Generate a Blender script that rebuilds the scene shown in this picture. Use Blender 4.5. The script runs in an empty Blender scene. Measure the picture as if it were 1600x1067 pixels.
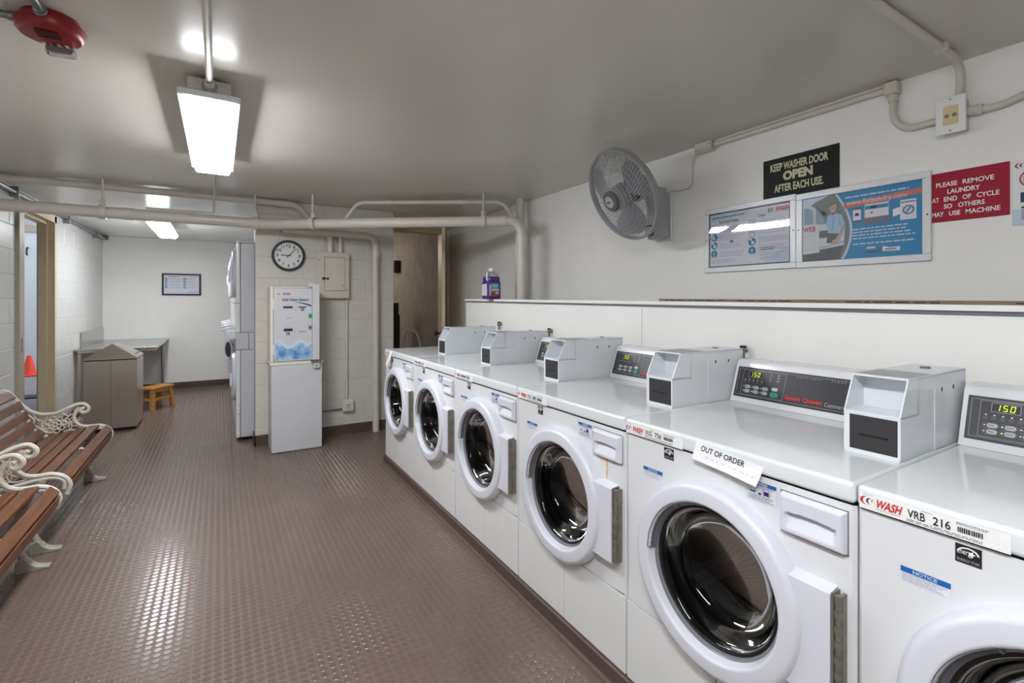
import bpy, bmesh, math, random
from mathutils import Vector, Matrix
random.seed(7)
SC = bpy.context.scene
COL = SC.collection
PI = math.pi

# ------------------------------------------------------------------ camera, world, exposure
cam_d = bpy.data.cameras.new('camera')
cam_d.sensor_width = 36.0
cam_d.lens = 757.3 / 1600 * 36.0
cam_d.shift_y = -62.8 / 1600
cam_d.clip_start = 0.05
cam = bpy.data.objects.new('camera', cam_d)
COL.objects.link(cam)
cam.location = (0, 0, 1.325)
cam.rotation_euler = (PI / 2, 0, -math.atan2(457.5, 757.3))
SC.camera = cam

wd = bpy.data.worlds.new('overcast_sky')
SC.world = wd
wd.use_nodes = True
wd.node_tree.nodes['Background'].inputs[0].default_value = (0.82, 0.90, 1.0, 1)
wd.node_tree.nodes['Background'].inputs[1].default_value = 1.6
SC.view_settings.view_transform = 'Standard'
SC.view_settings.look = 'None'
SC.view_settings.gamma = 1.0
SC.view_settings.use_curve_mapping = False
SC.view_settings.exposure = 0.0
LAMP = 61.0          # strength of the fluorescent diffusers
LAMP_ALCOVE = 40.0   # lower strength for the diffuser over the alcove
CLOSET_LAMP = 170.0   # strength of the bulb in the closet

# ------------------------------------------------------------------ materials
def lin(c):
    return tuple(((x / 255) / 12.92 if x / 255 <= 0.04045 else ((x / 255 + 0.055) / 1.055) ** 2.4) for x in c)

MATS = {}
def mat(name, col, rough=0.5, metal=0.0, noise=0.0, nscale=8.0, bump=0.0, bscale=60.0, coat=0.0, emit=0.0, spec=0.5, col2=None, stretch=None):
    if name in MATS:
        return MATS[name]
    m = bpy.data.materials.new(name)
    m.use_nodes = True
    nt = m.node_tree
    b = nt.nodes['Principled BSDF']
    c = lin(col) + (1,)
    b.inputs['Base Color'].default_value = c
    b.inputs['Roughness'].default_value = rough
    b.inputs['Metallic'].default_value = metal
    b.inputs['Specular IOR Level'].default_value = spec
    b.inputs['Coat Weight'].default_value = coat
    b.inputs['Coat Roughness'].default_value = 0.06
    if emit:
        b.inputs['Emission Color'].default_value = c
        b.inputs['Emission Strength'].default_value = emit
    if noise or bump:
        tc = nt.nodes.new('ShaderNodeTexCoord')
        mp = nt.nodes.new('ShaderNodeMapping')
        nt.links.new(tc.outputs['Object'], mp.inputs[0])
        if stretch:
            mp.inputs['Scale'].default_value = stretch
    if noise:
        n = nt.nodes.new('ShaderNodeTexNoise')
        n.inputs['Scale'].default_value = nscale
        n.inputs['Detail'].default_value = 5
        nt.links.new(mp.outputs[0], n.inputs[0])
        r = nt.nodes.new('ShaderNodeMapRange')
        r.inputs[1].default_value = 0.3
        r.inputs[2].default_value = 0.7
        nt.links.new(n.outputs[0], r.inputs[0])
        mx = nt.nodes.new('ShaderNodeMix')
        mx.data_type = 'RGBA'
        c2 = lin(col2) if col2 else tuple(x * (1 - noise) for x in c[:3])
        mx.inputs[6].default_value = c
        mx.inputs[7].default_value = tuple(c2) + (1,)
        nt.links.new(r.outputs[0], mx.inputs[0])
        nt.links.new(mx.outputs[2], b.inputs['Base Color'])
    if bump:
        n2 = nt.nodes.new('ShaderNodeTexNoise')
        n2.inputs['Scale'].default_value = bscale
        n2.inputs['Detail'].default_value = 4
        nt.links.new(mp.outputs[0], n2.inputs[0])
        bp = nt.nodes.new('ShaderNodeBump')
        bp.inputs['Strength'].default_value = bump
        bp.inputs['Distance'].default_value = 0.004
        nt.links.new(n2.outputs[0], bp.inputs['Height'])
        nt.links.new(bp.outputs[0], b.inputs['Normal'])
    MATS[name] = m
    return m

def glass(name, tint, refl=1.0, rough=0.02):
    """thin clear sheet: tinted see-through with a fresnel reflection"""
    m = bpy.data.materials.new(name)
    m.use_nodes = True
    nt = m.node_tree
    nt.nodes.remove(nt.nodes['Principled BSDF'])
    out = nt.nodes['Material Output']
    t = nt.nodes.new('ShaderNodeBsdfTransparent')
    t.inputs[0].default_value = tuple(tint) + (1,)
    g = nt.nodes.new('ShaderNodeBsdfGlossy')
    g.inputs['Roughness'].default_value = rough
    fr = nt.nodes.new('ShaderNodeFresnel')
    fr.inputs[0].default_value = 1.5
    mu = nt.nodes.new('ShaderNodeMath')
    mu.operation = 'MULTIPLY'
    mu.inputs[1].default_value = refl
    mu.use_clamp = True
    mx = nt.nodes.new('ShaderNodeMixShader')
    nt.links.new(fr.outputs[0], mu.inputs[0])
    nt.links.new(mu.outputs[0], mx.inputs[0])
    nt.links.new(t.outputs[0], mx.inputs[1])
    nt.links.new(g.outputs[0], mx.inputs[2])
    nt.links.new(mx.outputs[0], out.inputs[0])
    return m

M_WALL = mat('white_wall_paint', (246, 245, 241), 0.42, noise=0.06, nscale=2.2, bump=0.25, bscale=24)
M_BLOCK = mat('painted_block', (208, 203, 194), 0.38, noise=0.07, nscale=5, bump=0.35, bscale=45)
M_BLOCKW = mat('white_painted_block', (208, 208, 204), 0.33, noise=0.05, nscale=5, bump=0.35, bscale=45)
M_MORTAR = mat('painted_mortar', (206, 203, 196), 0.5, noise=0.1, nscale=12)
M_CEIL = mat('glossy_grey_ceiling_paint', (212, 206, 197), 0.28, noise=0.08, nscale=1.1, bump=0.10, bscale=9)
M_CEILW = mat('pale_ceiling', (242, 241, 237), 0.25, noise=0.05, nscale=1.5, bump=0.10, bscale=9)
M_FLOOR = mat('brown_rubber_floor', (110, 93, 84), 0.42, noise=0.14, nscale=3.0)
M_COIN = mat('worn_brown_rubber_disc', (112, 95, 86), 0.19, noise=0.10, nscale=4.0)
M_BASE = mat('brown_cove_base', (88, 70, 64), 0.4, noise=0.12, nscale=14)
M_CONC = mat('bare_grey_concrete', (148, 142, 138), 0.8, noise=0.28, nscale=4.5, bump=0.5, bscale=30)
M_CREAM = mat('cream_door_paint', (214, 197, 160), 0.38, noise=0.07, nscale=6)
M_FRAMEGREY = mat('cream_grey_jamb_paint', (176, 168, 148), 0.4, noise=0.08, nscale=6)
M_PIPE = mat('painted_pipe', (212, 206, 195), 0.3, noise=0.07, nscale=9, bump=0.12, bscale=50)
M_STEELC = mat('galvanised_conduit', (150, 152, 154), 0.32, 0.85, noise=0.15, nscale=14)
M_ENAMEL = mat('white_enamel', (223, 224, 226), 0.16, noise=0.03, nscale=3, spec=0.5)
M_LID = mat('glossy_white_lid_enamel', (224, 228, 230), 0.09, noise=0.04, nscale=3, spec=0.55)
M_PLASTIC = mat('white_door_plastic', (216, 217, 226), 0.28)
M_PANELW = mat('white_lower_panel', (226, 226, 225), 0.22, noise=0.05, nscale=4)
M_GASKET = mat('black_rubber_gasket', (22, 22, 23), 0.35)
M_CHROMEG = mat('grey_door_trim', (150, 152, 158), 0.25, 0.4)
M_DRUM = mat('dark_steel_drum', (44, 43, 42), 0.42, 0.2, noise=0.35, nscale=9)
M_BLACK = mat('black_plastic', (30, 30, 33), 0.45)
M_BLACKP = mat('textured_black_panel', (44, 42, 45), 0.6, bump=0.4, bscale=260)
M_PANEL = mat('charcoal_control_panel', (48, 46, 52), 0.35)
M_DARK = mat('dark_void', (14, 13, 13), 0.8)
M_HINGE = mat('worn_steel_hinge', (142, 136, 126), 0.42, 0.45, noise=0.3, nscale=40)
M_RUST = mat('rust_stain', (196, 142, 58), 0.6, noise=0.4, nscale=60, col2=(222, 200, 160))
M_CARD = mat('white_powder_coated_steel', (221, 225, 229), 0.28, noise=0.03, nscale=6)
M_ALU = mat('brushed_grey_plate', (176, 178, 180), 0.38, 0.6)
M_SS = mat('brushed_stainless', (204, 195, 184), 0.30, 0.95, noise=0.05, nscale=3, stretch=(18, 18, 0.6))
M_SSL = mat('stainless_top', (190, 190, 186), 0.25, 0.9, noise=0.12, nscale=6)
M_WOOD = mat('varnished_slat_wood', (122, 74, 40), 0.42, noise=0.4, nscale=5, col2=(82, 48, 26), stretch=(14, 1, 14))
M_STOOL = mat('honey_pine', (196, 148, 80), 0.4, noise=0.3, nscale=6, col2=(168, 112, 44), stretch=(4, 12, 4))
M_IRON = mat('cream_painted_cast_iron', (216, 209, 196), 0.42, noise=0.14, nscale=22, bump=0.3, bscale=90)
M_IRONG = mat('greyed_cast_iron_foot', (168, 163, 152), 0.5, noise=0.2, nscale=22)
M_RED = mat('red_alarm_plastic', (132, 12, 18), 0.35)
M_FAN = mat('grey_fan_plastic', (150, 152, 153), 0.4)
M_FANL = mat('light_grey_fan_plastic', (172, 175, 178), 0.38)
M_FAND = mat('dark_grey_fan_hub', (98, 97, 99), 0.4)
M_INK = mat('black_ink', (26, 26, 28), 0.5)
M_WHITEP = mat('white_print', (238, 238, 238), 0.5)
M_GREYP = mat('pale_grey_print', (170, 174, 182), 0.5)
M_MIDP = mat('mid_grey_print', (110, 112, 118), 0.5)
M_BLUEP = mat('blue_print', (22, 96, 170), 0.5)
M_NAVYP = mat('navy_print', (28, 44, 92), 0.5)
M_TEAL = mat('teal_blue_print', (20, 132, 178), 0.5)
M_POSTBLUE = mat('poster_blue', (18, 132, 186), 0.45)
M_REDP = mat('red_print', (204, 46, 40), 0.5)
M_CRIM = mat('crimson_print', (190, 28, 52), 0.5)
M_ORANGEP = mat('orange_print', (206, 112, 92), 0.5)
M_PALEB = mat('pale_blue_print', (196, 212, 230), 0.5)
M_LAV = mat('lavender_white_print', (222, 224, 236), 0.5)
M_PAPER = mat('white_paper', (236, 236, 236), 0.6)
M_GREEN = mat('green_button', (30, 150, 104), 0.4)
M_KEY = mat('grey_key', (188, 190, 194), 0.4)
M_LEDY = mat('lit_led_digit', (196, 220, 30), 0.5, emit=0.9)
M_LEDG = mat('lit_green_lamp', (190, 240, 90), 0.4, emit=1.0)
M_SIGNBLACK = mat('black_green_sign_plastic', (22, 29, 25), 0.5, spec=0.25)
M_SIGNGOLD = mat('pale_gold_lettering', (206, 204, 170), 0.5)
M_SIGNRED = mat('maroon_sign_plastic', (160, 26, 52), 0.5, spec=0.25)
M_FRAMEW = mat('white_metal_frame', (222, 225, 228), 0.32, 0.1)
M_GLASS = glass('dark_door_glass', (0.40, 0.40, 0.40), 0.6)
M_MATTEPANE = glass('matte_acrylic_pane', (0.97, 0.97, 0.97), 0.5, 0.35)
M_PANE = glass('clear_acrylic_pane', (0.97, 0.97, 0.97), 1.3, 0.03)
M_CLEAR = glass('clear_plastic_lens', (0.9, 0.9, 0.9), 1.6, 0.05)
M_LUM = mat('lit_diffuser', (248, 251, 255), 0.4, emit=LAMP)
M_LUM2 = mat('lit_dimmer_diffuser', (248, 251, 255), 0.4, emit=LAMP_ALCOVE)
M_BULB = mat('lit_bulb', (255, 238, 220), 0.4, emit=CLOSET_LAMP)
M_PURPLE = mat('purple_liquid_plastic', (78, 36, 130), 0.15, coat=0.4)
M_JUGCLEAR = mat('cloudy_clear_plastic', (186, 184, 190), 0.2)
M_JUGBLUE = mat('jug_label_blue', (44, 150, 206), 0.35)
M_JUGRUST = mat('jug_label_russet', (168, 84, 48), 0.35)
M_CONE = mat('orange_cone_plastic', (255, 84, 52), 0.5)
M_BLUEWALL = mat('pale_blue_wall', (222, 224, 228), 0.6)
M_PINKWALL = mat('rosy_wall_patch', (236, 172, 182), 0.6)
M_CORRF = mat('lavender_grey_concrete', (158, 152, 154), 0.7, noise=0.1, nscale=3)
M_LUMBER = mat('raw_lumber', (150, 132, 112), 0.7, noise=0.3, nscale=9, stretch=(4, 1, 20))
M_TAN = mat('outlet_cream', (222, 200, 158), 0.4)
M_BOARD = mat('dark_stained_boards', (58, 44, 36), 0.6, noise=0.3, nscale=8)
M_PANELBOX = mat('cream_panel_box', (206, 199, 186), 0.36, noise=0.06, nscale=8)

# ------------------------------------------------------------------ object helpers
ORG = {}
def thing(name, label, cat, loc, group=None):
    o = bpy.data.objects.new(name, None)
    o.empty_display_size = 0.05
    COL.objects.link(o)
    o.location = loc
    o['label'] = label
    o['category'] = cat
    if group:
        o['group'] = group
    ORG[o.name] = Vector(loc)
    return o

def tag(o, label, cat, group=None):
    o['label'] = label
    o['category'] = cat
    if group:
        o['group'] = group
    return o

def struct(o):
    o['kind'] = 'structure'
    return o

def finish(name, me, mats, parent, smooth, angle=38):
    for m in mats:
        me.materials.append(m)
    if smooth:
        me.polygons.foreach_set('use_smooth', [True] * len(me.polygons))
        me.set_sharp_from_angle(angle=math.radians(angle))
    o = bpy.data.objects.new(name, me)
    COL.objects.link(o)
    if smooth and len(me.polygons) < 4000:
        wn = o.modifiers.new('weighted_normals', 'WEIGHTED_NORMAL')
        wn.keep_sharp = True
    if parent is not None:
        o.parent = parent
        org = ORG[parent.name]
        me.transform(Matrix.Translation(-org))
        ORG[o.name] = org
    else:
        xs = [v.co for v in me.vertices]
        c = Vector(((min(v.x for v in xs) + max(v.x for v in xs)) / 2, (min(v.y for v in xs) + max(v.y for v in xs)) / 2, min(v.z for v in xs)))
        me.transform(Matrix.Translation(-c))
        o.location = c
        ORG[o.name] = c
    return o

class G:
    """collects shapes, in world coordinates, into one mesh"""
    def __init__(self, xf=None):
        self.bm = bmesh.new()
        self.xf = xf
    def box(self, x0, x1, y0, y1, z0, z1, bev=0.0, seg=1):
        vs = [self.bm.verts.new(p) for p in ((x0, y0, z0), (x1, y0, z0), (x1, y1, z0), (x0, y1, z0), (x0, y0, z1), (x1, y0, z1), (x1, y1, z1), (x0, y1, z1))]
        fs = [self.bm.faces.new([vs[i] for i in f]) for f in ((3, 2, 1, 0), (4, 5, 6, 7), (0, 1, 5, 4), (1, 2, 6, 5), (2, 3, 7, 6), (3, 0, 4, 7))]
        if bev:
            es = list({e for f in fs for e in f.edges})
            bmesh.ops.bevel(self.bm, geom=es, offset=bev, segments=seg, profile=0.5, affect='EDGES')
        return self
    def quad(self, *pts):
        self.bm.faces.new([self.bm.verts.new(p) for p in pts])
        return self
    def hexa(self, b, t):
        """eight corners: four below, four above (same winding, counter-clockwise from above)"""
        vs = [self.bm.verts.new(p) for p in list(b) + list(t)]
        for f in ((3, 2, 1, 0), (4, 5, 6, 7), (0, 1, 5, 4), (1, 2, 6, 5), (2, 3, 7, 6), (3, 0, 4, 7)):
            self.bm.faces.new([vs[i] for i in f])
        return self
    def tube(self, pts, r, seg=8, closed=False, cap=True, flat=None):
        pts = [Vector(p) for p in pts]
        n = len(pts)
        rs = r if isinstance(r, (list, tuple)) else [r] * n
        rings = []
        prev = None
        for i in range(n):
            if closed:
                t = (pts[(i + 1) % n] - pts[i - 1]).normalized()
            else:
                t = (pts[min(i + 1, n - 1)] - pts[max(i - 1, 0)]).normalized()
            if prev is None:
                a = Vector((0, 0, 1)) if abs(t.z) < 0.9 else Vector((1, 0, 0))
                u = t.cross(a).normalized()
            else:
                u = (prev - t * prev.dot(t)).normalized()
            prev = u
            w = t.cross(u)
            k = flat if flat else 1.0
            rings.append([self.bm.verts.new(pts[i] + (u * math.cos(2 * PI * j / seg) + w * math.sin(2 * PI * j / seg) * k) * rs[i]) for j in range(seg)])
        for i in range(n if closed else n - 1):
            a, b = rings[i], rings[(i + 1) % n]
            for j in range(seg):
                self.bm.faces.new((a[j], a[(j + 1) % seg], b[(j + 1) % seg], b[j]))
        if cap and not closed:
            self.bm.faces.new(rings[0][::-1])
            self.bm.faces.new(rings[-1])
        return self
    def lathe(self, prof, c, axis, seg=32, a0=0.0, a1=2 * PI, up=None, sq=None):
        """prof = [(radius, height along axis)]"""
        ax = Vector(axis).normalized()
        ref = Vector(up) if up else (Vector((0, 0, 1)) if abs(ax.z) < 0.9 else Vector((1, 0, 0)))
        u = (ref - ax * ref.dot(ax)).normalized()
        w = ax.cross(u)
        c = Vector(c)
        full = abs(a1 - a0 - 2 * PI) < 1e-6
        k = seg if full else seg + 1
        rings = []
        for (r, h) in prof:
            if r < 1e-6:
                rings.append([self.bm.verts.new(c + ax * h)])
            else:
                ring = []
                for j in range(k):
                    a = a0 + (a1 - a0) * j / seg
                    ca, sa = math.cos(a), math.sin(a)
                    s = 1.0
                    if sq:
                        s = (abs(ca) ** sq + abs(sa) ** sq) ** (-1.0 / sq)
                    ring.append(self.bm.verts.new(c + ax * h + (u * ca + w * sa) * r * s))
                rings.append(ring)
        for a, b in zip(rings[:-1], rings[1:]):
            for j in range(k if full else k - 1):
                j2 = (j + 1) % k
                if len(a) == 1 and len(b) == 1:
                    continue
                if len(a) == 1:
                    self.bm.faces.new((a[0], b[j2], b[j]))
                elif len(b) == 1:
                    self.bm.faces.new((a[j], a[j2], b[0]))
                else:
                    self.bm.faces.new((a[j], a[j2], b[j2], b[j]))
        return self
    def cyl(self, p0, p1, r, seg=12):
        return self.tube([p0, p1], r, seg)
    def prism(self, poly, axis, lo, hi, bev=0.0, seg=1):
        """poly: 2-D points; axis x -> (y,z), y -> (x,z), z -> (x,y)"""
        def P(p, h):
            return {'x': (h, p[0], p[1]), 'y': (p[0], h, p[1]), 'z': (p[0], p[1], h)}[axis]
        a = [self.bm.verts.new(P(p, lo)) for p in poly]
        b = [self.bm.verts.new(P(p, hi)) for p in poly]
        fs = [self.bm.faces.new(a), self.bm.faces.new(b[::-1])]
        n = len(poly)
        for i in range(n):
            fs.append(self.bm.faces.new((a[i], b[i], b[(i + 1) % n], a[(i + 1) % n])))
        if bev:
            bmesh.ops.recalc_face_normals(self.bm, faces=fs)
            bmesh.ops.bevel(self.bm, geom=list({e for f in fs for e in f.edges}), offset=bev, segments=seg, profile=0.5, affect='EDGES')
        return self
    def build(self, name, m, parent=None, smooth=True, angle=38):
        bmesh.ops.recalc_face_normals(self.bm, faces=self.bm.faces)
        if self.xf:
            bmesh.ops.transform(self.bm, matrix=self.xf, verts=self.bm.verts)
        me = bpy.data.meshes.new(name)
        self.bm.to_mesh(me)
        self.bm.free()
        return finish(name, me, m if isinstance(m, (list, tuple)) else [m], parent, smooth, angle)

def fillet(pts, rad, n=6):
    """round the corners of a polyline"""
    pts = [Vector(p) for p in pts]
    out = [pts[0]]
    for i in range(1, len(pts) - 1):
        a, b, c = pts[i - 1], pts[i], pts[i + 1]
        d1, d2 = (a - b), (c - b)
        r = min(rad, d1.length * 0.49, d2.length * 0.49)
        p, q = b + d1.normalized() * r, b + d2.normalized() * r
        for k in range(n + 1):
            t = k / n
            out.append(p * (1 - t) ** 2 + b * 2 * t * (1 - t) + q * t * t)
    out.append(pts[-1])
    return out

def spline(pts, n=6):
    """Catmull-Rom through the points"""
    P = [Vector(p) for p in pts]
    P = [P[0] * 2 - P[1]] + P + [P[-1] * 2 - P[-2]]
    out = []
    for i in range(1, len(P) - 2):
        for k in range(n):
            t = k / n
            out.append(0.5 * ((2 * P[i]) + (P[i + 1] - P[i - 1]) * t + (2 * P[i - 1] - 5 * P[i] + 4 * P[i + 1] - P[i + 2]) * t * t + (3 * P[i] - P[i - 1] - 3 * P[i + 1] + P[i + 2]) * t ** 3))
    out.append(P[-2])
    return out

def copy_tree(o, parent=None):
    c = o.copy()
    COL.objects.link(c)
    c.parent = parent
    for ch in o.children:
        copy_tree(ch, c)
    return c

# flat print (lettering, marks) laid on a surface
_TXT = {}
def text_shape(s, bold=0.0):
    k = (s, bold)
    if k not in _TXT:
        cu = bpy.data.curves.new('lettering', 'FONT')
        cu.body = s
        cu.resolution_u = 3
        cu.offset = bold
        o = bpy.data.objects.new('lettering', cu)
        COL.objects.link(o)
        bpy.context.view_layer.update()
        me = o.to_mesh()
        v = [(p.co.x, p.co.y) for p in me.vertices]
        f = [tuple(p.vertices) for p in me.polygons]
        o.to_mesh_clear()
        bpy.data.objects.remove(o)
        bpy.data.curves.remove(cu)
        x0, x1 = min(p[0] for p in v), max(p[0] for p in v)
        y0, y1 = min(p[1] for p in v), max(p[1] for p in v)
        _TXT[k] = ([((p[0] - x0) / (x1 - x0), (p[1] - y0) / (y1 - y0)) for p in v], f)
    return _TXT[k]

class D:
    """flat print on a plane: origin O, reading direction U, up direction V"""
    LAY = 0.0005
    def __init__(self, O, U, V):
        self.O, self.U, self.V = Vector(O), Vector(U).normalized(), Vector(V).normalized()
        self.N = self.U.cross(self.V)
        self.v, self.f, self.mi, self.mats = [], [], [], []
    def _m(self, m):
        if m not in self.mats:
            self.mats.append(m)
        return self.mats.index(m)
    def P(self, u, v, lay):
        return self.O + self.U * u + self.V * v + self.N * (self.LAY * lay)
    def poly(self, pts, m, lay=1):
        b = len(self.v)
        self.v += [self.P(u, v, lay) for u, v in pts]
        self.f.append(tuple(range(b, b + len(pts))))
        self.mi.append(self._m(m))
    def rect(self, u0, v0, u1, v1, m, lay=1):
        self.poly([(u0, v0), (u1, v0), (u1, v1), (u0, v1)], m, lay)
    def frame(self, u0, v0, u1, v1, w, m, lay=1):
        self.rect(u0, v0, u1, v0 + w, m, lay)
        self.rect(u0, v1 - w, u1, v1, m, lay)
        self.rect(u0, v0 + w, u0 + w, v1 - w, m, lay)
        self.rect(u1 - w, v0 + w, u1, v1 - w, m, lay)
    def ell(self, cu, cv, ru, rv, m, lay=1, n=20, a0=0, a1=2 * PI):
        self.poly([(cu + ru * math.cos(a0 + (a1 - a0) * k / n), cv + rv * math.sin(a0 + (a1 - a0) * k / n)) for k in range(n if abs(a1 - a0 - 2 * PI) < 1e-6 else n + 1)], m, lay)
    def arc(self, cu, cv, r, w, a0, a1, m, lay=1, n=16, sy=1.0, taper=False):
        for k in range(n):
            t0, t1 = k / n, (k + 1) / n
            q = []
            for t, rr in ((t0, 1), (t1, 1), (t1, -1), (t0, -1)):
                a = a0 + (a1 - a0) * t
                ww = w * (math.sin(PI * t) if taper else 1.0)
                q.append((cu + (r + rr * ww / 2) * math.cos(a), cv + (r + rr * ww / 2) * math.sin(a) * sy))
            self.poly(q[::-1], m, lay)
    def pill(self, u0, v0, u1, v1, m, lay=1):
        r = (v1 - v0) / 2
        cy = (v0 + v1) / 2
        pts = [(u1 - r + r * math.cos(a), cy + r * math.sin(a)) for a in [-PI / 2 + PI * k / 6 for k in range(7)]]
        pts += [(u0 + r + r * math.cos(a), cy + r * math.sin(a)) for a in [PI / 2 + PI * k / 6 for k in range(7)]]
        self.poly(pts, m, lay)
    def text(self, s, u0, v0, u1, v1, m, lay=2, bold=0.0, slant=0.0):
        vs, fs = text_shape(s, bold)
        b = len(self.v)
        self.v += [self.P(u0 + (u1 - u0) * p[0] + slant * (v1 - v0) * p[1], v0 + (v1 - v0) * p[1], lay) for p in vs]
        mi = self._m(m)
        for f in fs:
            self.f.append(tuple(i + b for i in f))
            self.mi.append(mi)
    def lines(self, u0, v0, u1, v1, n, m, lay=2, fill=0.45, ragged=0.25, seed=1):
        """rows of fine print too small to read"""
        rg = random.Random(seed)
        h = (v1 - v0) / n
        for k in range(n):
            v = v1 - (k + 1) * h + h * (1 - fill) / 2
            ue = u1 - (u1 - u0) * ragged * rg.random()
            u = u0
            while u < ue:
                w = (u1 - u0) * (0.04 + 0.09 * rg.random())
                self.rect(u, v, min(u + w, ue), v + h * fill, m, lay)
                u += w + (u1 - u0) * 0.018
    def build(self, name, parent):
        me = bpy.data.meshes.new(name)
        me.from_pydata([tuple(p) for p in self.v], [], self.f)
        for p, i in zip(me.polygons, self.mi):
            p.material_index = i
        me.update()
        return finish(name, me, self.mats, parent, False)

UY, UX, UZ = (0, -1, 0), (1, 0, 0), (0, 0, 1)
def swoosh(d, cu, cv, r, lay=2, a=M_REDP, b=M_NAVYP, c=M_ORANGEP):
    """the three nested crescents in front of the operator's name"""
    d.arc(cu, cv, r, r * 0.42, PI * 0.55, PI * 1.45, a, lay, taper=True, sy=0.72)
    d.arc(cu + r * 0.55, cv, r * 0.72, r * 0.30, PI * 0.55, PI * 1.4, b, lay, taper=True, sy=0.8)
    d.arc(cu + r * 1.0, cv + r * 0.1, r * 0.5, r * 0.16, PI * 0.6, PI * 1.3, c, lay, taper=True, sy=0.8)
# ------------------------------------------------------------------ the room
XL, XW, YB, YC, YD, ZC = -1.422, 2.483, 8.93, 5.0, 5.65, 2.262
XF, W, Y1, XP = 1.171, 0.688, 3.945, 1.95     # washer front, pitch, far end, partition face
YN = -2.2

fl = struct(G().box(XL - 0.02, XW + 0.1, YN - 0.1, 9.3, -0.1, 0).build('floor', M_FLOOR, smooth=False))
fl['label'] = 'brown rubber floor with small raised discs'

# raised discs of the floor: the ones that show largest as parts, the rest joined
def disc_mesh(seg, r=0.0132, h=0.0013):
    v, f = [], []
    for k in range(seg):
        a = 2 * PI * k / seg
        v.append((r * math.cos(a), r * math.sin(a), 0.0))
    for k in range(seg):
        a = 2 * PI * k / seg
        v.append(((r - 0.0012) * math.cos(a), (r - 0.0012) * math.sin(a), h))
    for k in range(seg):
        f.append((k, (k + 1) % seg, seg + (k + 1) % seg, seg + k))
    f.append(tuple(range(seg, 2 * seg)))
    return v, f
PIT = 0.0325
th = math.atan2(457.5, 757.3)
cs, sn = math.cos(th), math.sin(th)
spots = []
nx = int((2.40 - XL) / PIT)
for i in range(nx):
    X = XL + 0.02 + i * PIT
    for j in range(int((YB - 0.45) / PIT)):
        Y = 0.45 + j * PIT
        if (X > 0.12 and Y > 4.99) or (X > 1.13 and Y < 3.98):
            continue
        if Y < 1.0 and X < -0.6:
            continue
        dd = Y * cs + X * sn
        u = 800 + 757.3 * (X * cs - Y * sn) / dd
        vv = 470.7 + 757.3 * 1.325 / dd
        spots.append((dd if (0 < u < 1600 and vv < 1067) else 99 + dd, X, Y))
spots.sort()
near, rest = spots[:300], spots[300:]
v16, f16 = disc_mesh(16)
me = bpy.data.meshes.new('raised_disc')
me.from_pydata(v16, [], f16)
me.materials.append(M_COIN)
for dd, X, Y in near:
    o = bpy.data.objects.new('raised_disc', me)
    COL.objects.link(o)
    o.parent = fl
    o.location = Vector((X, Y, 0)) - ORG[fl.name]
allv, allf = [], []
v12, f12 = disc_mesh(12)
v8, f8 = disc_mesh(8)
for dd, X, Y in rest:
    pv, pf = (v12, f12) if (dd < 3.2) else (v8, f8)
    b = len(allv)
    allv += [(p[0] + X, p[1] + Y, p[2]) for p in pv]
    allf += [tuple(i + b for i in q) for q in pf]
me2 = bpy.data.meshes.new('raised_discs')
me2.from_pydata(allv, [], allf)
o = finish('raised_discs', me2, [M_COIN], fl, False)
o['kind'] = 'stuff'

struct(G().box(XL - 0.15, XW + 0.1, YN - 0.1, 4.97, ZC, ZC + 0.1).build('ceiling', M_CEIL, smooth=False))
struct(G().box(XL - 0.15, XW + 0.1, 4.97, 9.3, ZC + 0.003, ZC + 0.1).build('ceiling_alcove', M_CEILW, smooth=False))  # base colour paler than the main ceiling

# block walls: a recessed joint plane with every block proud of it
BC = 0.1985
_BM = {}
def block(parent, m, w, h, P, axis, depth=0.0032):
    """one painted concrete block; P is its lower corner on the joint plane, axis its outward direction"""
    k = (round(w, 3), round(h, 3), axis, m.name)
    if k not in _BM:
        e = 0.004
        j = 0.0020
        g = []
        for (d, i) in ((0, j), (depth, j + e)):
            for (a, b) in ((i, i), (w - i, i), (w - i, h - i), (i, h - i)):
                g.append({'x': (d, a, b), '-y': (a, -d, b)}[axis])
        me = bpy.data.meshes.new('block')
        order = [(0, 1, 5, 4), (1, 2, 6, 5), (2, 3, 7, 6), (3, 0, 4, 7), (4, 5, 6, 7)]
        me.from_pydata(g, [], order)
        me.materials.append(m)
        _BM[k] = me
    o = bpy.data.objects.new('block', _BM[k])
    COL.objects.link(o)
    o.parent = parent
    o.location = Vector(P) - ORG[parent.name]

def courses(parent, m, a0, a1, z0, z1, put, holes=()):
    z = z0 - BC
    row = 0
    while z < z1:
        lo, hi = max(z, 0.0), min(z + BC, z1)
        a = a0 - (0.2 if row % 2 else 0.0)
        while a < a1:
            b0, b1 = max(a, a0), min(a + 0.4, a1)
            segs = [(b0, b1)]
            for (h0, h1, ht) in holes:
                if lo < ht - 0.02:
                    segs = [s for q in segs for s in ((q[0], min(q[1], h0)), (max(q[0], h1), q[1])) if s[1] - s[0] > 0.03]
            for s in segs:
                if hi - lo > 0.03:
                    put(parent, m, s[0], s[1] - s[0], lo, hi - lo)
            a += 0.4
        z += BC
        row += 1

# left wall with the doorway
J = 0.004
g = G()
g.box(XL - 0.12, XL - J, YN, 5.50, 0, ZC).box(XL - 0.12, XL - J, 6.52, YB + 0.1, 0, ZC).box(XL - 0.12, XL - J, 5.50, 6.52, 2.13, ZC)
wl = struct(g.build('wall_left', M_MORTAR, smooth=False))
courses(wl, M_BLOCKW, 0.14, YB, 0.152, ZC, lambda p, m, y, w, z, h: block(p, m, w, h, (XL - J, y, z), 'x'), [(5.50, 6.52, 2.13)])
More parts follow.
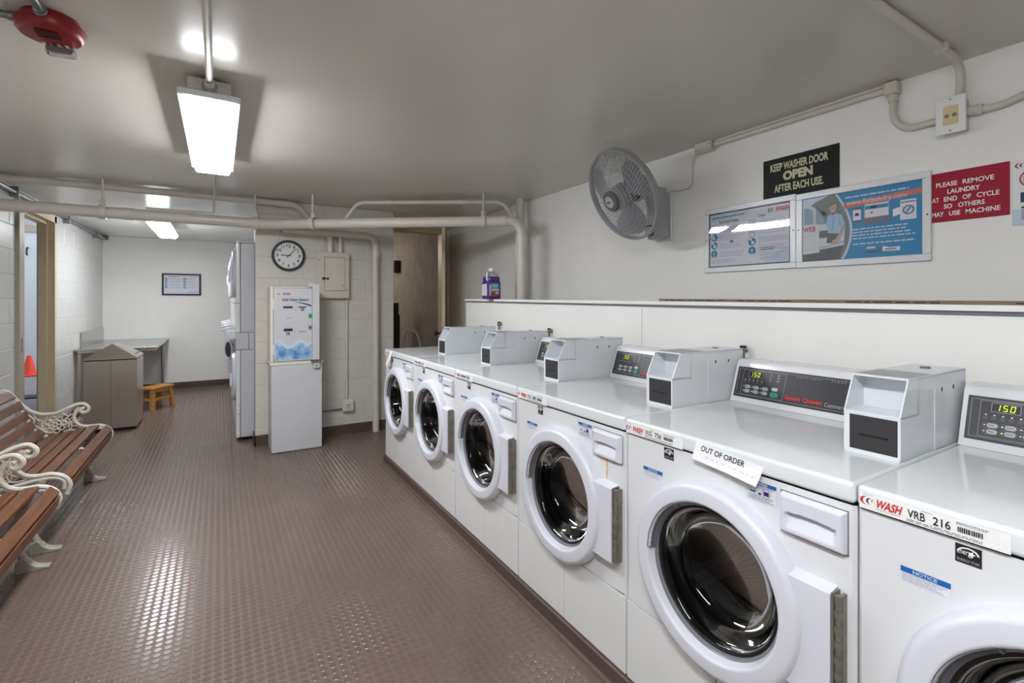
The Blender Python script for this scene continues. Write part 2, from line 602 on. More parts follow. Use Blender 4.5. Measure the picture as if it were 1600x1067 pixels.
# wall with the clock
g = G()
g.box(0.283, 1.568, YC + J, YC + 0.2, 0, ZC).box(1.37, 1.568, YC + 0.2, YD + 0.1, 0, ZC)
wc = struct(g.build('wall_center', M_MORTAR, smooth=False))
courses(wc, M_BLOCK, 0.283, 1.568, 0.152, ZC, lambda p, m, x, w, z, h: block(p, m, w, h, (x, YC + J, z), '-y'))
struct(G().box(XL - 0.12, 1.05, YB, YB + 0.1, 0, ZC).build('wall_back', M_WALL, smooth=False))
struct(G().box(0.95, 1.05, YC + 0.2, YB, 0, ZC).build('wall_alcove', M_WALL, smooth=False))
struct(G().box(XW, XW + 0.1, YN, YD + 0.1, 0, ZC).build('wall_right', M_WALL, smooth=False))
struct(G().box(XL - 0.12, XW + 0.1, YN - 0.1, YN, 0, ZC).build('wall_front', M_WALL, smooth=False))
# closet wall beside its doorway
g = G()
g.box(1.568, 1.63, YD, YD + 0.1, 0, ZC).box(2.45, XW, YD, YD + 0.1, 0, ZC).box(1.63, 2.45, YD, YD + 0.1, 2.20, ZC)
struct(g.build('wall_closet', M_WALL, smooth=False))
g = G()
g.box(XW, XW + 0.1, YD + 0.1, 9.3, 0, ZC).box(1.05, XW, 9.2, 9.3, 0, ZC)
struct(g.build('wall_closet_side', M_CONC, smooth=False))

# baseboards
struct(G().box(0.275, 1.34, YC - 0.012, YC, 0, 0.098).box(0.271, 0.283, YC - 0.012, YC + 0.2, 0, 0.098).box(1.40, 1.57, YC - 0.012, YC, 0, 0.098).build('baseboard_center', M_BASE, smooth=False))
struct(G().box(XL, 0.95, YB - 0.012, YB, 0, 0.095).build('baseboard_back', M_BASE, smooth=False))
struct(G().box(XL, XL + 0.012, 6.56, YB - 0.012, 0, 0.095).box(XL, XL + 0.012, YN, 5.46, 0, 0.095).build('baseboard_left', M_BASE, smooth=False))

# doorway in the left wall
dn = G()
dn.box(-1.52, -1.455, 6.462, 6.49, 0, 2.10).box(-1.52, -1.398, 6.475, 6.545, 0, 2.17)
dn.box(-1.52, -1.398, 5.47, 6.545, 2.105, 2.17).box(-1.52, -1.455, 5.60, 6.47, 2.085, 2.11)
d1 = struct(dn.build('door_1', M_CREAM, smooth=False))
G().box(-1.52, -1.398, 5.475, 5.60, 0, 2.105, 0.006).build('jamb', M_FRAMEGREY, d1)
G().box(-1.402, -1.396, 5.515, 5.545, 0.90, 1.02).build('strike_plate', M_HINGE, d1)
G().box(-1.53, -1.41, 5.60, 6.47, 0, 0.012).build('threshold', M_BASE, d1)
# passage outside that doorway, open to the sky further on
struct(G().box(-4.2, XL - 0.12, 4.6, 12.9, -0.1, -0.005).build('floor_passage', M_CORRF, smooth=False))
struct(G().box(-4.2, -1.2, 12.4, 12.5, 0, 2.9).build('wall_passage', M_BLUEWALL, smooth=False))
struct(G().box(-4.3, -4.2, 4.6, 12.5, 0, 2.9).build('wall_passage_side', M_BLUEWALL, smooth=False))
struct(G().box(-4.2, XL - 0.12, 4.6, 10.2, 2.5, 2.6).build('ceiling_passage', M_CEILW, smooth=False))
struct(G().box(-4.2, XL - 0.12, 4.5, 4.6, 0, 2.6).build('wall_passage_end', M_BLUEWALL, smooth=False))
struct(G().box(-3.2, -1.6, 9.05, 9.35, -0.004, 0.012).build('trim_drain_cover', M_BOARD, smooth=False))
struct(G().box(-4.2, -1.6, 12.36, 12.4, 2.62, 2.75).build('trim_passage', M_FRAMEGREY, smooth=False))

# closet doorway with its leaf swung out into the room
g = G()
g.box(2.385, 2.455, YD - 0.02, YD + 0.12, 0, 2.165).box(1.62, 2.455, YD - 0.02, YD + 0.12, 2.165, 2.225).box(1.60, 1.67, YD - 0.02, YD + 0.12, 0, 2.165)
d2 = struct(g.build('door_2', M_CREAM, smooth=False))
hx, hy = 2.402, YD - 0.025
ph = math.radians(23.35)
lf = Matrix.Translation((hx, hy, 0)) @ Matrix.Rotation(PI - ph, 4, 'Z')
leaf = G(lf).box(-0.019, 0.019, 0.0, 0.74, 0.012, 2.155, 0.002).build('door_leaf', M_CREAM, d2)
kb = G(lf)
kb.lathe([(0.0, 0.085), (0.022, 0.08), (0.028, 0.062), (0.022, 0.045), (0.010, 0.038), (0.010, 0.012), (0.03, 0.008), (0.03, 0.0)], (0.019, 0.67, 0.97), (1, 0, 0), 14)
kb.build('door_knob', M_BLACK, leaf)
kb = G(lf)
kb.box(-0.010, 0.010, 0.7395, 0.742, 0.90, 1.04)
kb.build('latch_plate', M_HINGE, leaf)

# low partition behind the washers, with a ledge that runs slightly downhill
def zl(y):
    return 1.313 + (y - 0.425) * 0.0094
g = G()
part = struct(G().box(XP + 0.012, XP + 0.14, YN, 4.045, 0, 1.285).build('wall_partition', M_WALL, smooth=False))
for (y0, y1) in ((YN, -0.6), (-0.597, 1.872), (1.876, 4.05)):
    G().hexa([(XP, y0, 0.07), (XP + 0.012, y0, 0.07), (XP + 0.012, y1, 0.07), (XP, y1, 0.07)],
             [(XP, y0, zl(y0) - 0.032), (XP + 0.012, y0, zl(y0) - 0.032), (XP + 0.012, y1, zl(y1) - 0.032), (XP, y1, zl(y1) - 0.032)]).build('panel', M_WALL, part, smooth=False)
def strip(x0, x1, y0, y1, dz0, dz1):
    return G().hexa([(x0, y0, zl(y0) + dz0), (x1, y0, zl(y0) + dz0), (x1, y1, zl(y1) + dz0), (x0, y1, zl(y1) + dz0)],
                    [(x0, y0, zl(y0) + dz1), (x1, y0, zl(y0) + dz1), (x1, y1, zl(y1) + dz1), (x0, y1, zl(y1) + dz1)])
strip(XP - 0.012, XP + 0.01, 3.62, 4.05, -0.018, 0.0).build('ledge_strip', M_WALL, part, smooth=False)
strip(XP - 0.012, XP + 0.01, 1.395, 3.50, -0.018, 0.0).build('ledge_strip', M_WALL, part, smooth=False)
strip(XP - 0.014, XP + 0.01, YN, 1.393, -0.018, 0.0).build('ledge_strip', M_WALL, part, smooth=False)
strip(XP + 0.008, XP + 0.16, YN, 4.05, -0.028, -0.001).build('ledge_board', M_LUMBER, part, smooth=False)
strip(XP - 0.004, XP + 0.02, YN, 4.05, -0.031, -0.018).build('painted_shadow_gap', M_MIDP, part, smooth=False)  # grey strip painted in for the shaded gap below the ledge
lb = strip(XP + 0.16, XP + 0.175, YN, 1.9, -0.03, 0.0125)
lb = lb.build('lumber_edge', M_LUMBER, part, smooth=False)
d = D((XP + 0.1595, 1.9, zl(0.9)), UY, UZ)
rg = random.Random(3)
u = 0.05
while u < 1.8:
    w = 0.01 + 0.05 * rg.random()
    if rg.random() < 0.75:
        d.rect(u, 0.003 - (u - 1.0) * 0.0094, u + w, 0.0065 - (u - 1.0) * 0.0094, M_INK, 1)
    u += w + 0.012
d.build('lumber_stamp', lb)
# curb the washers stand on
struct(G().box(1.158, XP, YN, 3.965, 0, 0.066, 0.004).build('trim_curb', M_BASE, smooth=False))
struct(G().box(1.142, 1.158, YN, 3.975, 0, 0.012).build('trim_curb_toe', M_COIN, smooth=False))

# ------------------------------------------------------------------ fluorescent lights
def light(x, y0, y1, label, lum=None):
    t = thing('ceiling_light', label, 'light', (x, (y0 + y1) / 2, 2.13), 'long fluorescent ceiling lights')
    G().box(x - 0.08, x + 0.08, y0 + 0.02, y1 - 0.02, ZC - 0.075, ZC - 0.012, 0.004).build('housing', M_PANELBOX, t)
    g = G()
    g.box(x - 0.113, x + 0.113, y0 - 0.006, y1 + 0.006, ZC - 0.102, ZC - 0.072, 0.004)
    g.build('rim', M_FRAMEW, t)
    # moulded diffuser: tapering trough
    z0, z1 = ZC - 0.0925, ZC - 0.134
    g = G()
    prof = [(0.0, 1.0), (0.6, 0.97), (0.88, 0.90), (1.0, 0.80)]
    rows = []
    for (k, s) in prof:
        z = z0 + (z1 - z0) * k
        a = 0.096 * s
        e = 0.096 * (1 - s)
        rows.append([g.bm.verts.new(p) for p in ((x - a, y0 + 0.004 + e, z), (x + a, y0 + 0.004 + e, z), (x + a, y1 - 0.004 - e, z), (x - a, y1 - 0.004 - e, z))])
    for r0, r1 in zip(rows[:-1], rows[1:]):
        for k in range(4):
            g.bm.faces.new((r0[k], r0[(k + 1) % 4], r1[(k + 1) % 4], r1[k]))
    g.bm.faces.new(rows[-1])
    g.bm.faces.new(rows[0][::-1])
    df = g.build('diffuser', lum or M_LUM, t)
    for sx in (-1, 1):
        for k in range(4):
            yy = y0 + 0.06 + (y1 - y0 - 0.12) * k / 3
            G().box(x + sx * 0.098 - 0.006, x + sx * 0.098 + 0.006, yy - 0.012, yy + 0.012, ZC - 0.092, ZC - 0.070, 0.002).build('clip', M_FRAMEW, t)
    return t

l1 = light(-0.034, 2.36, 3.61, 'long lit fluorescent ceiling light nearest the camera, above the walkway')
g = G()
g.lathe([(0.030, -0.004), (0.030, 0.003), (0.022, 0.004), (0.022, 0.010), (0.012, 0.014)], (-0.034, 2.381, ZC - 0.045), (0, -1, 0), 16)
g.build('conduit_fitting', M_STEELC, l1)
l2 = light(-0.555, 6.30, 7.57, 'lit fluorescent ceiling light over the alcove with the trash bin', M_LUM2)
l3 = light(-0.034, -0.55, 0.70, 'lit fluorescent ceiling light straight above the camera position')
# bare bulb in the closet, round the corner
t = thing('closet_bulb', 'bare bulb on the closet ceiling behind the block wall', 'light', (1.35, 7.9, 2.0))
G().lathe([(0.05, 0), (0.05, -0.02), (0.022, -0.03), (0.022, -0.07)], (1.35, 7.9, ZC), (0, 0, 1), 16).build('lamp_holder', M_WHITEP, t)
G().lathe([(0.0, -0.19), (0.03, -0.18), (0.045, -0.15), (0.04, -0.115), (0.02, -0.07)], (1.35, 7.9, ZC), (0, 0, 1), 16).build('bulb', M_BULB, t)
# ------------------------------------------------------------------ washers
ZB = 0.068
DC = (0.335, 0.565)      # door centre: distance from the far side, height
def make_washer(yf):
    """front-loading coin washer whose far side is at Y = yf; its front faces -X"""
    t = thing('washing_machine', '', 'washer', (XF, yf, ZB), 'row of front-loading washers')
    Y = lambda y: yf - y
    w = 0.684
    # cabinet with a round opening in the front
    g = G()
    bm = g.bm
    n = 64
    def rim(px, r):
        return [bm.verts.new((px, Y(DC[0] + r * math.cos(2 * PI * k / n)), DC[1] + r * math.sin(2 * PI * k / n))) for k in range(n)]
    r0 = rim(XF, 0.195)
    def sq(k):
        a = 2 * PI * k / n
        c, s = math.cos(a), math.sin(a)
        y0, y1, z0, z1 = 0.006 - DC[0], w - 0.006 - DC[0], 0.331 - DC[1], 0.884 - DC[1]
        q = min((y1 / c if c > 1e-9 else (y0 / c if c < -1e-9 else 9)), (z1 / s if s > 1e-9 else (z0 / s if s < -1e-9 else 9)))
        return (XF, Y(DC[0] + q * c), DC[1] + q * s)
    r1 = [bm.verts.new(sq(k)) for k in range(n)]
    for k in range(n):
        bm.faces.new((r0[k], r0[(k + 1) % n], r1[(k + 1) % n], r1[k]))
    ys = (0.006, w - 0.006)
    for (ya, za) in ((0.006, 0.331), (w - 0.006, 0.331), (w - 0.006, 0.884), (0.006, 0.884)):
        # corner fill
        p = (XF, Y(ya), za)
        best = sorted(range(n), key=lambda k: (r1[k].co - Vector(p)).length)[:2]
        bm.faces.new((bm.verts.new(p), r1[best[0]], r1[best[1]]))
    # sides, top, back, rounded front edges
    for (ya, yb) in ((0.006, 0.0), (w - 0.006, w)):
        g.quad((XF, Y(ya), 0.331), (XF, Y(ya), 0.884), (XF + 0.006, Y(yb), 0.884), (XF + 0.006, Y(yb), 0.331))
        g.quad((XF + 0.006, Y(yb), ZB), (XF + 0.7, Y(yb), ZB), (XF + 0.7, Y(yb), 0.884), (XF + 0.006, Y(yb), 0.884))
    g.quad((XF + 0.7, Y(0), ZB), (XF + 0.7, Y(w), ZB), (XF + 0.7, Y(w), 0.884), (XF + 0.7, Y(0), 0.884))
    g.quad((XF + 0.006, Y(0), ZB), (XF + 0.7, Y(0), ZB), (XF + 0.7, Y(w), ZB), (XF + 0.006, Y(w), ZB))
    g.build('cabinet', M_ENAMEL, t)
    # dark reveal under the lid and behind the lower panels
    G().box(XF + 0.004, XF + 0.69, Y(w - 0.004), Y(0.004), 0.8825, 0.8885).build('lid_reveal', M_DARK, t, smooth=False)
    G().box(XF + 0.008, XF + 0.03, Y(w - 0.003), Y(0.003), ZB + 0.004, 0.334).build('kick_reveal', M_DARK, t, smooth=False)
    G().box(XF - 0.001, XF + 0.018, Y(0.3405), Y(0.0015), ZB, 0.3275, 0.003, 2).build('lower_panel', M_PANELW, t)
    G().box(XF - 0.001, XF + 0.018, Y(w - 0.0015), Y(0.3435), ZB, 0.3275, 0.003, 2).build('lower_panel', M_PANELW, t)
    lid = G().box(XF - 0.008, XF + 0.705, Y(w + 0.0005), Y(-0.0005), 0.8885, 0.935, 0.010, 3).build('lid', M_LID, t)
    # drum behind the glass
    ax = (1, 0, 0)
    c = (XF, Y(DC[0]), DC[1])
    dr = G()
    dr.lathe([(0.196, -0.002), (0.200, 0.03), (0.175, 0.045), (0.178, 0.06), (0.215, 0.075), (0.222, 0.12), (0.225, 0.16), (0.218, 0.165), (0.225, 0.17), (0.225, 0.24), (0.218, 0.245), (0.225, 0.25), (0.22, 0.33), (0.17, 0.35), (0.12, 0.345), (0.06, 0.335), (0.0, 0.335)], c, ax, 40)
    drum = dr.build('drum', M_DRUM, t)
    for k in range(3):
        a = PI / 2 + k * 2 * PI / 3 + 0.4
        g = G(Matrix.Translation(c) @ Matrix.Rotation(a, 4, 'X'))
        g.prism([(-0.035, 0.225), (0.035, 0.225), (0.012, 0.165), (-0.012, 0.165)], 'x', 0.09, 0.32, 0.008, 2)
        g.build('drum_paddle', M_DRUM, drum)
    # door: ring, gasket, bowl of glass, hinge wing, hinge, grip
    ring = G().lathe([(0.232, 0.004), (0.256, 0.002), (0.2575, -0.016), (0.254, -0.032), (0.246, -0.0405), (0.238, -0.043), (0.210, -0.044), (0.2045, -0.0425), (0.201, -0.038), (0.193, -0.012), (0.191, 0.004)], c, ax, 72)
    door = ring.build('door', M_PLASTIC, t, angle=50)
    G().lathe([(0.1985, -0.018), (0.1945, -0.020), (0.1925, -0.013), (0.188, -0.012), (0.1865, -0.004)], c, ax, 64).build('door_trim', M_CHROMEG, door)
    G().lathe([(0.1885, -0.010), (0.180, -0.010), (0.178, 0.0), (0.177, 0.02), (0.1885, 0.02)], c, ax, 64).build('gasket', M_GASKET, door)
    G().lathe([(0.182, -0.0065), (0.176, -0.006), (0.168, 0.010), (0.160, 0.045), (0.148, 0.072), (0.11, 0.092), (0.06, 0.100), (0.0, 0.102)], c, ax, 56).build('door_glass', M_GLASS, door, angle=80)
    g = G()
    z0, z1 = DC[1] - 0.128, DC[1] + 0.132
    g.hexa([(XF - 0.034, Y(0.648), z0), (XF + 0.002, Y(0.648), z0), (XF + 0.002, Y(0.55), z0), (XF - 0.034, Y(0.55), z0)],
           [(XF - 0.034, Y(0.648), z1 - 0.010), (XF + 0.002, Y(0.648), z1), (XF + 0.002, Y(0.55), z1), (XF - 0.034, Y(0.55), z1 - 0.010)])
    g.build('hinge_wing', M_PLASTIC, door, smooth=False)
    g = G()
    g.box(XF - 0.030, XF + 0.001, Y(0.6535), Y(0.6485), z0 + 0.002, z1 - 0.006)
    k = 0
    z = z0 + 0.004
    while z < z1 - 0.02:
        r = 0.0078 if k % 2 == 0 else 0.0062
        g.cyl((XF - 0.024, Y(0.660), z), (XF - 0.024, Y(0.660), z + 0.0155), r, 8)
        z += 0.0165
        k += 1
    g.box(XF - 0.02, XF + 0.001, Y(0.667), Y(0.660), z0 + 0.004, z1 - 0.010)
    g.build('hinge', M_HINGE, t)
    # grip recess on the far side of the ring
    g = G()
    a0, a1 = math.radians(122), math.radians(178)
    U = lambda a, r, x: (XF + x, Y(DC[0] + r * math.cos(a)), DC[1] + r * math.sin(a))
    m = 12
    for k in range(m):
        b0, b1 = a0 + (a1 - a0) * k / m, a0 + (a1 - a0) * (k + 1) / m
        g.quad(U(b0, 0.2045, -0.0435), U(b1, 0.2045, -0.0435), U(b1, 0.196, -0.026), U(b0, 0.196, -0.026))
        g.quad(U(b0, 0.196, -0.026), U(b1, 0.196, -0.026), U(b1, 0.189, -0.019), U(b0, 0.189, -0.019))
    for b in (a0, a1):
        g.quad(U(b, 0.2045, -0.0435), U(b, 0.196, -0.026), U(b, 0.189, -0.019), U(b, 0.193, -0.040))
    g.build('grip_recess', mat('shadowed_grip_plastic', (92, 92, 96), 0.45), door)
    # dispenser drawer: a height field with a scooped pull
    y0, y1, zz0, zz1 = 0.523, 0.668, 0.771, 0.866
    nu, nv = 46, 38
    g = G()
    vv = []
    for i in range(nu + 1):
        row = []
        for j in range(nv + 1):
            a, b = i / nu, j / nv
            yy, zz = y0 + (y1 - y0) * a, zz0 + (zz1 - zz0) * b
            e = min(yy - y0, y1 - yy, zz - zz0, zz1 - zz)
            x = -0.016 * min(1.0, math.sqrt(max(e, 0) / 0.007)) if e < 0.007 else -0.016
            # scoop
            py = (yy - 0.5945) / 0.056
            top = 0.822 + 0.005 * (1 - py * py)
            bot = 0.787
            if abs(py) < 1:
                if bot < zz < top:
                    kz = (zz - bot) / (top - bot)
                    x += 0.0142 * min(1.0, kz * 1.35) ** 0.9 * min(1.0, (1 - abs(py)) * 8)
            row.append(g.bm.verts.new((XF + x, Y(yy), zz)))
        vv.append(row)
    for i in range(nu):
        for j in range(nv):
            g.bm.faces.new((vv[i][j], vv[i + 1][j], vv[i + 1][j + 1], vv[i][j + 1]))
    dw = g.build('dispenser_drawer', M_PLASTIC, t, angle=60)
    G().box(XF - 0.0006, XF + 0.001, Y(0.6705), Y(0.5205), 0.7685, 0.8685).build('drawer_seam', M_MIDP, dw, smooth=False)
    # stickers on the front
    d = D((XF - 0.0003, yf, 0), UY, UZ)
    d.rect(0.160, 0.844, 0.197, 0.878, M_INK, 1)
    d.ell(0.1785, 0.864, 0.0155, 0.0105, M_WHITEP, 2, 18, 0, PI)
    d.ell(0.1785, 0.864, 0.0125, 0.008, M_INK, 3, 18, 0, PI)
    d.text('energy', 0.163, 0.858, 0.186, 0.868, M_WHITEP, 4)
    d.poly([(0.1835 + 0.006 * (1 if k % 2 == 0 else 0.45) * math.cos(k * PI / 5), 0.865 + 0.006 * (1 if k % 2 == 0 else 0.45) * math.sin(k * PI / 5)) for k in range(10)], M_WHITEP, 5)
    d.text('ENERGY STAR', 0.163, 0.8475, 0.194, 0.8525, M_GREYP, 2)
    d.build('energy_mark', t)
    d = D((XF - 0.0003, yf, 0), UY, UZ)
    d.rect(0.076, 0.767, 0.154, 0.797, M_LAV, 1)
    d.rect(0.076, 0.786, 0.154, 0.797, M_BLUEP, 2)
    d.text('NOTICE', 0.096, 0.7882, 0.134, 0.7952, M_PALEB, 3, 0.02)
    d.lines(0.079, 0.769, 0.151, 0.785, 4, M_GREYP, 2)
    d.build('notice_sticker', t)
    d = D((XF - 0.0003, yf, 0), UY, UZ)
    d.rect(0.434, 0.819, 0.511, 0.8685, M_LAV, 1)
    d.frame(0.434, 0.819, 0.511, 0.8685, 0.0008, M_GREYP, 2)
    d.rect(0.434, 0.859, 0.511, 0.8685, M_BLUEP, 3)
    d.text('NOTICE', 0.462, 0.861, 0.488, 0.8665, M_WHITEP, 4, 0.02)
    d.lines(0.437, 0.851, 0.508, 0.858, 2, M_MIDP, 2)
    d.rect(0.442, 0.838, 0.456, 0.847, M_TEAL, 2)
    d.rect(0.444, 0.8425, 0.454, 0.847, M_LAV, 3)
    d.rect(0.478, 0.837, 0.492, 0.848, M_NAVYP, 2)
    d.arc(0.485, 0.8425, 0.011, 0.0012, 0, 2 * PI, M_CRIM, 3)
    d.ell(0.468, 0.838, 0.004, 0.003, M_NAVYP, 2)
    d.lines(0.438, 0.821, 0.507, 0.834, 4, M_MIDP, 2, seed=4)
    d.build('usage_sticker', t)
    # control console
    prof = [(0.549, 0.9352), (0.553, 0.947), (0.600, 1.084), (0.606, 1.0925), (0.620, 1.0965), (0.690, 1.0965), (0.690, 0.9352)]
    con = G().prism([(XF + a, b) for a, b in prof], 'y', Y(0.546), Y(0.002), 0.003, 2).build('console', M_ENAMEL, t)
    sl = Vector((0.047, 0, 0.137)).normalized()
    nrm = Vector(UY).cross(sl)
    O = Vector((XF + 0.553, yf, 0.947)) + nrm * 0.0006
    d = D(O, UY, sl)
    L = 0.1448
    d.rect(0.014, 0.010, 0.545, 0.128, M_INK, 1)
    d.rect(0.0165, 0.0125, 0.545, 0.1255, M_PANEL, 2)
    d.frame(0.022, 0.018, 0.56, 0.121, 0.0009, M_GREYP, 3)
    d.rect(0.545, 0.0, 0.561, 0.14, M_PANEL, 0)
    d.frame(0.040, 0.0215, 0.205, 0.118, 0.0009, M_GREYP, 4)
    d.frame(0.062, 0.090, 0.118, 0.114, 0.0011, M_GREYP, 4)
    d.rect(0.0632, 0.0912, 0.1168, 0.1128, M_INK, 4)
    d.rect(0.044, 0.083, 0.201, 0.0835, M_PANEL, 4)
    # seven-segment digits 1 5 0
    def seg(du, on):
        h, ww, s = 0.0165, 0.0095, 0.002
        v0 = 0.0938
        sl_ = 0.12
        def R(a0, b0, a1, b1):
            d.poly([(du + a0 + b0 * sl_, v0 + b0), (du + a1 + b0 * sl_, v0 + b0), (du + a1 + b1 * sl_, v0 + b1), (du + a0 + b1 * sl_, v0 + b1)], M_LEDY, 6)
        q = {'t': (s * .6, h - s, ww - s * .6, h), 'm': (s * .6, h / 2 - s / 2, ww - s * .6, h / 2 + s / 2), 'b': (s * .6, 0, ww - s * .6, s),
             'tl': (0, h / 2 + .0006, s, h - .0006), 'tr': (ww - s, h / 2 + .0006, ww, h - .0006), 'bl': (0, .0006, s, h / 2 - .0006), 'br': (ww - s, .0006, ww, h / 2 - .0006)}
        for k in on:
            R(*q[k])
    seg(0.0690, ('tr', 'br'))
    seg(0.0835, ('t', 'tl', 'm', 'br', 'b'))
    seg(0.0975, ('t', 'tl', 'tr', 'bl', 'br', 'b'))
    for k in range(5):
        d.ell(0.053 + k * 0.0165, 0.0805, 0.0022, 0.0018, M_WHITEP, 5, 10)
        d.lines(0.0475 + k * 0.0165, 0.0675, 0.0585 + k * 0.0165, 0.077, 3, M_MIDP, 5, seed=k)
    for i in range(3):
        for j in range(2):
            u, v = 0.048 + i * 0.0345, 0.030 + j * 0.0165
            d.pill(u - 0.001, v - 0.0012, u + 0.032, v + 0.0142, M_MIDP, 4)
            d.pill(u, v, u + 0.031, v + 0.013, M_PANEL, 5)
            d.pill(u + 0.0085, v + 0.0008, u + 0.030, v + 0.0122, M_KEY, 6)
            d.lines(u + 0.012, v + 0.003, u + 0.027, v + 0.010, 1, M_MIDP, 7, seed=i)
            d.ell(u + 0.0045, v + 0.0065, 0.0021, 0.0018, M_LEDG if i == 1 else M_WHITEP, 7, 10)
    d.pill(0.160, 0.050, 0.184, 0.063, M_KEY, 6)
    d.pill(0.156, 0.026, 0.188, 0.046, M_MIDP, 5)
    d.pill(0.1575, 0.0272, 0.1865, 0.0448, M_GREEN, 6)
    for k in range(3):
        d.frame(0.148, 0.083 + k * 0.0105, 0.190, 0.091 + k * 0.0105, 0.0007, M_MIDP, 5)
        d.ell(0.151, 0.087 + k * 0.0105, 0.0018, 0.0015, M_WHITEP, 6, 8)
        d.poly([(0.176, 0.084 + k * 0.0105), (0.186, 0.0895 + k * 0.0105), (0.174, 0.0895 + k * 0.0105)], M_GREYP, 6)
    x = 0.245
    for wd_, ln in (('PERMANENT', 0.088), ('PRESS', 0.048), ('•', 0.003), ('ALL', 0.028)):
        nl = len(wd_)
        for k, chh in enumerate(wd_):
            d.text(chh, x + k * ln / nl, 0.1115, x + k * ln / nl + 0.0042, 0.1165 if chh != '•' else 0.1145, M_GREYP, 6)
        x += ln + 0.024
    d.text('Speed Queen', 0.212, 0.0245, 0.338, 0.044, M_REDP, 6, 0.035)
    d.text('Commercial Washer', 0.346, 0.0260, 0.478, 0.0400, M_GREYP, 6)
    d.build('control_panel', con)
    # card reader box at the near end
    y0, y1 = 0.5535, 0.6775
    e = 0.0035
    poly = [(0.235, 0.9352), (0.235, 1.043), (0.279, 1.129), (0.655, 1.134), (0.655, 0.9352)]
    g = G()
    g.prism([(XF + a, b) for a, b in poly], 'y', Y(y0 + e), Y(y0))
    g.prism([(XF + a, b) for a, b in poly], 'y', Y(y1), Y(y1 - e))
    g.box(XF + 0.279, XF + 0.655, Y(y1), Y(y0), 1.1285, 1.1335)
    g.box(XF + 0.235, XF + 0.335, Y(y1), Y(y0), 1.037, 1.0435)
    g.box(XF + 0.335, XF + 0.339, Y(y1), Y(y0), 1.03, 1.131)
    g.box(XF + 0.235, XF + 0.24, Y(y1), Y(y0), 0.9352, 0.9425)
    g.box(XF + 0.651, XF + 0.655, Y(y1), Y(y0), 0.9352, 1.134)
    cb = g.build('card_reader', M_CARD, t, smooth=False)
    g = G()
    g.box(XF + 0.236, XF + 0.243, Y(y1 - 0.0035), Y(y0 + 0.0035), 0.9425, 1.0370)
    g.build('inner_rim', M_CARD, cb, smooth=False)
    g = G()
    g.box(XF + 0.2345, XF + 0.25, Y(y1 - 0.0065), Y(y0 + 0.013), 0.9455, 1.0335, 0.001)
    fp = g.build('reader_face', M_BLACKP, cb, smooth=False)
    G().box(XF + 0.2335, XF + 0.2365, Y(y1 - 0.025), Y(y0 + 0.034), 0.9825, 0.9875, 0.001).build('card_slot', M_DARK, cb, smooth=False)
    G().box(XF + 0.291, XF + 0.425, Y(y1 - 0.004), Y(y0 + 0.004), 1.1337, 1.1345).build('top_plate', M_ALU, cb, smooth=False)
    g = G()
    g.lathe([(0.0, 0.0035), (0.011, 0.0035), (0.0135, 0.0)], (XF + 0.565, Y((y0 + y1) / 2), 1.1340), (0, 0, 1), 14)
    g.build('lock', M_HINGE, cb)
    G().box(XF + 0.433, XF + 0.62, Y(y1 + 0.002), Y(y1), 0.9355, 1.10, 0.0008).build('side_plate', M_CARD, cb, smooth=False)
    for (a, b) in ((0.475, 1.085), (0.555, 1.085)):
        G().box(XF + a, XF + a + 0.006, Y(y1 + 0.0026), Y(y1 + 0.0018), b, b + 0.011).build('bolt_hole', M_DARK, cb, smooth=False)
    return t

def wash_sticker(t, yf, words, label=True):
    d = D((XF - 0.0082, yf, 0), UY, UZ)
    d.rect(0.006, 0.8895, 0.236, 0.9235, M_PAPER, 1)
    d.lines(0.012, 0.9195, 0.032, 0.9215, 1, M_MIDP, 2)
    swoosh(d, 0.0225, 0.9075, 0.0125)
    d.text('WASH', 0.034, 0.8985, 0.078, 0.9165, M_REDP, 3, 0.03, 0.25)
    d.lines(0.036, 0.894, 0.079, 0.8962, 1, M_MIDP, 2)
    if words:
        d.text(words[0], 0.090, 0.9000, 0.118, 0.9160, M_INK, 3, 0.012)
        d.text(words[1], 0.130, 0.9000, 0.156, 0.9160, M_INK, 3, 0.012)
    else:
        d.lines(0.092, 0.899, 0.154, 0.917, 1, M_MIDP, 3, fill=0.7, ragged=0.0)
    d.lines(0.112, 0.9185, 0.130, 0.9205, 1, M_MIDP, 2)
    d.lines(0.088, 0.8915, 0.205, 0.8975, 2, M_MIDP, 2, ragged=0.05, seed=6)
    d.lines(0.164, 0.9145, 0.212, 0.9200, 2, M_MIDP, 2, seed=8)
    u = 0.166
    rg = random.Random(5)
    while u < 0.200:
        w = 0.0008 + 0.0016 * rg.random()
        d.rect(u, 0.9020, u + w, 0.9115, M_INK, 3)
        u += w + 0.0009
    return d.build('machine_label', t)

BODY = 'white front-loading washer '
specs = [('farthest of the row, paper strip hanging over its lid', None),
         ('second from the far end of the row', None),
         ('third from the far end, between the second washer and the rust-streaked one', None),
         ('with a rust streak below its dispenser drawer', ('VUG', '600')),
         ('labelled VUG 756 with a paper out-of-order note on its lid', ('VUG', '756')),
         ('labelled VRB 216, nearest of the row, cut by the picture edge', ('VRB', '216'))]
w0 = make_washer(Y1)
washers = [w0]
for k in range(1, 6):
    c = copy_tree(w0)
    c.location = (XF, Y1 - k * W, ZB)
    washers.append(c)
for k, (c, (lb, wd_)) in enumerate(zip(washers, specs)):
    c['label'] = BODY + lb
    ORG[c.name] = Vector((XF, Y1 - k * W, ZB))
    wash_sticker(c, Y1 - k * W, wd_)
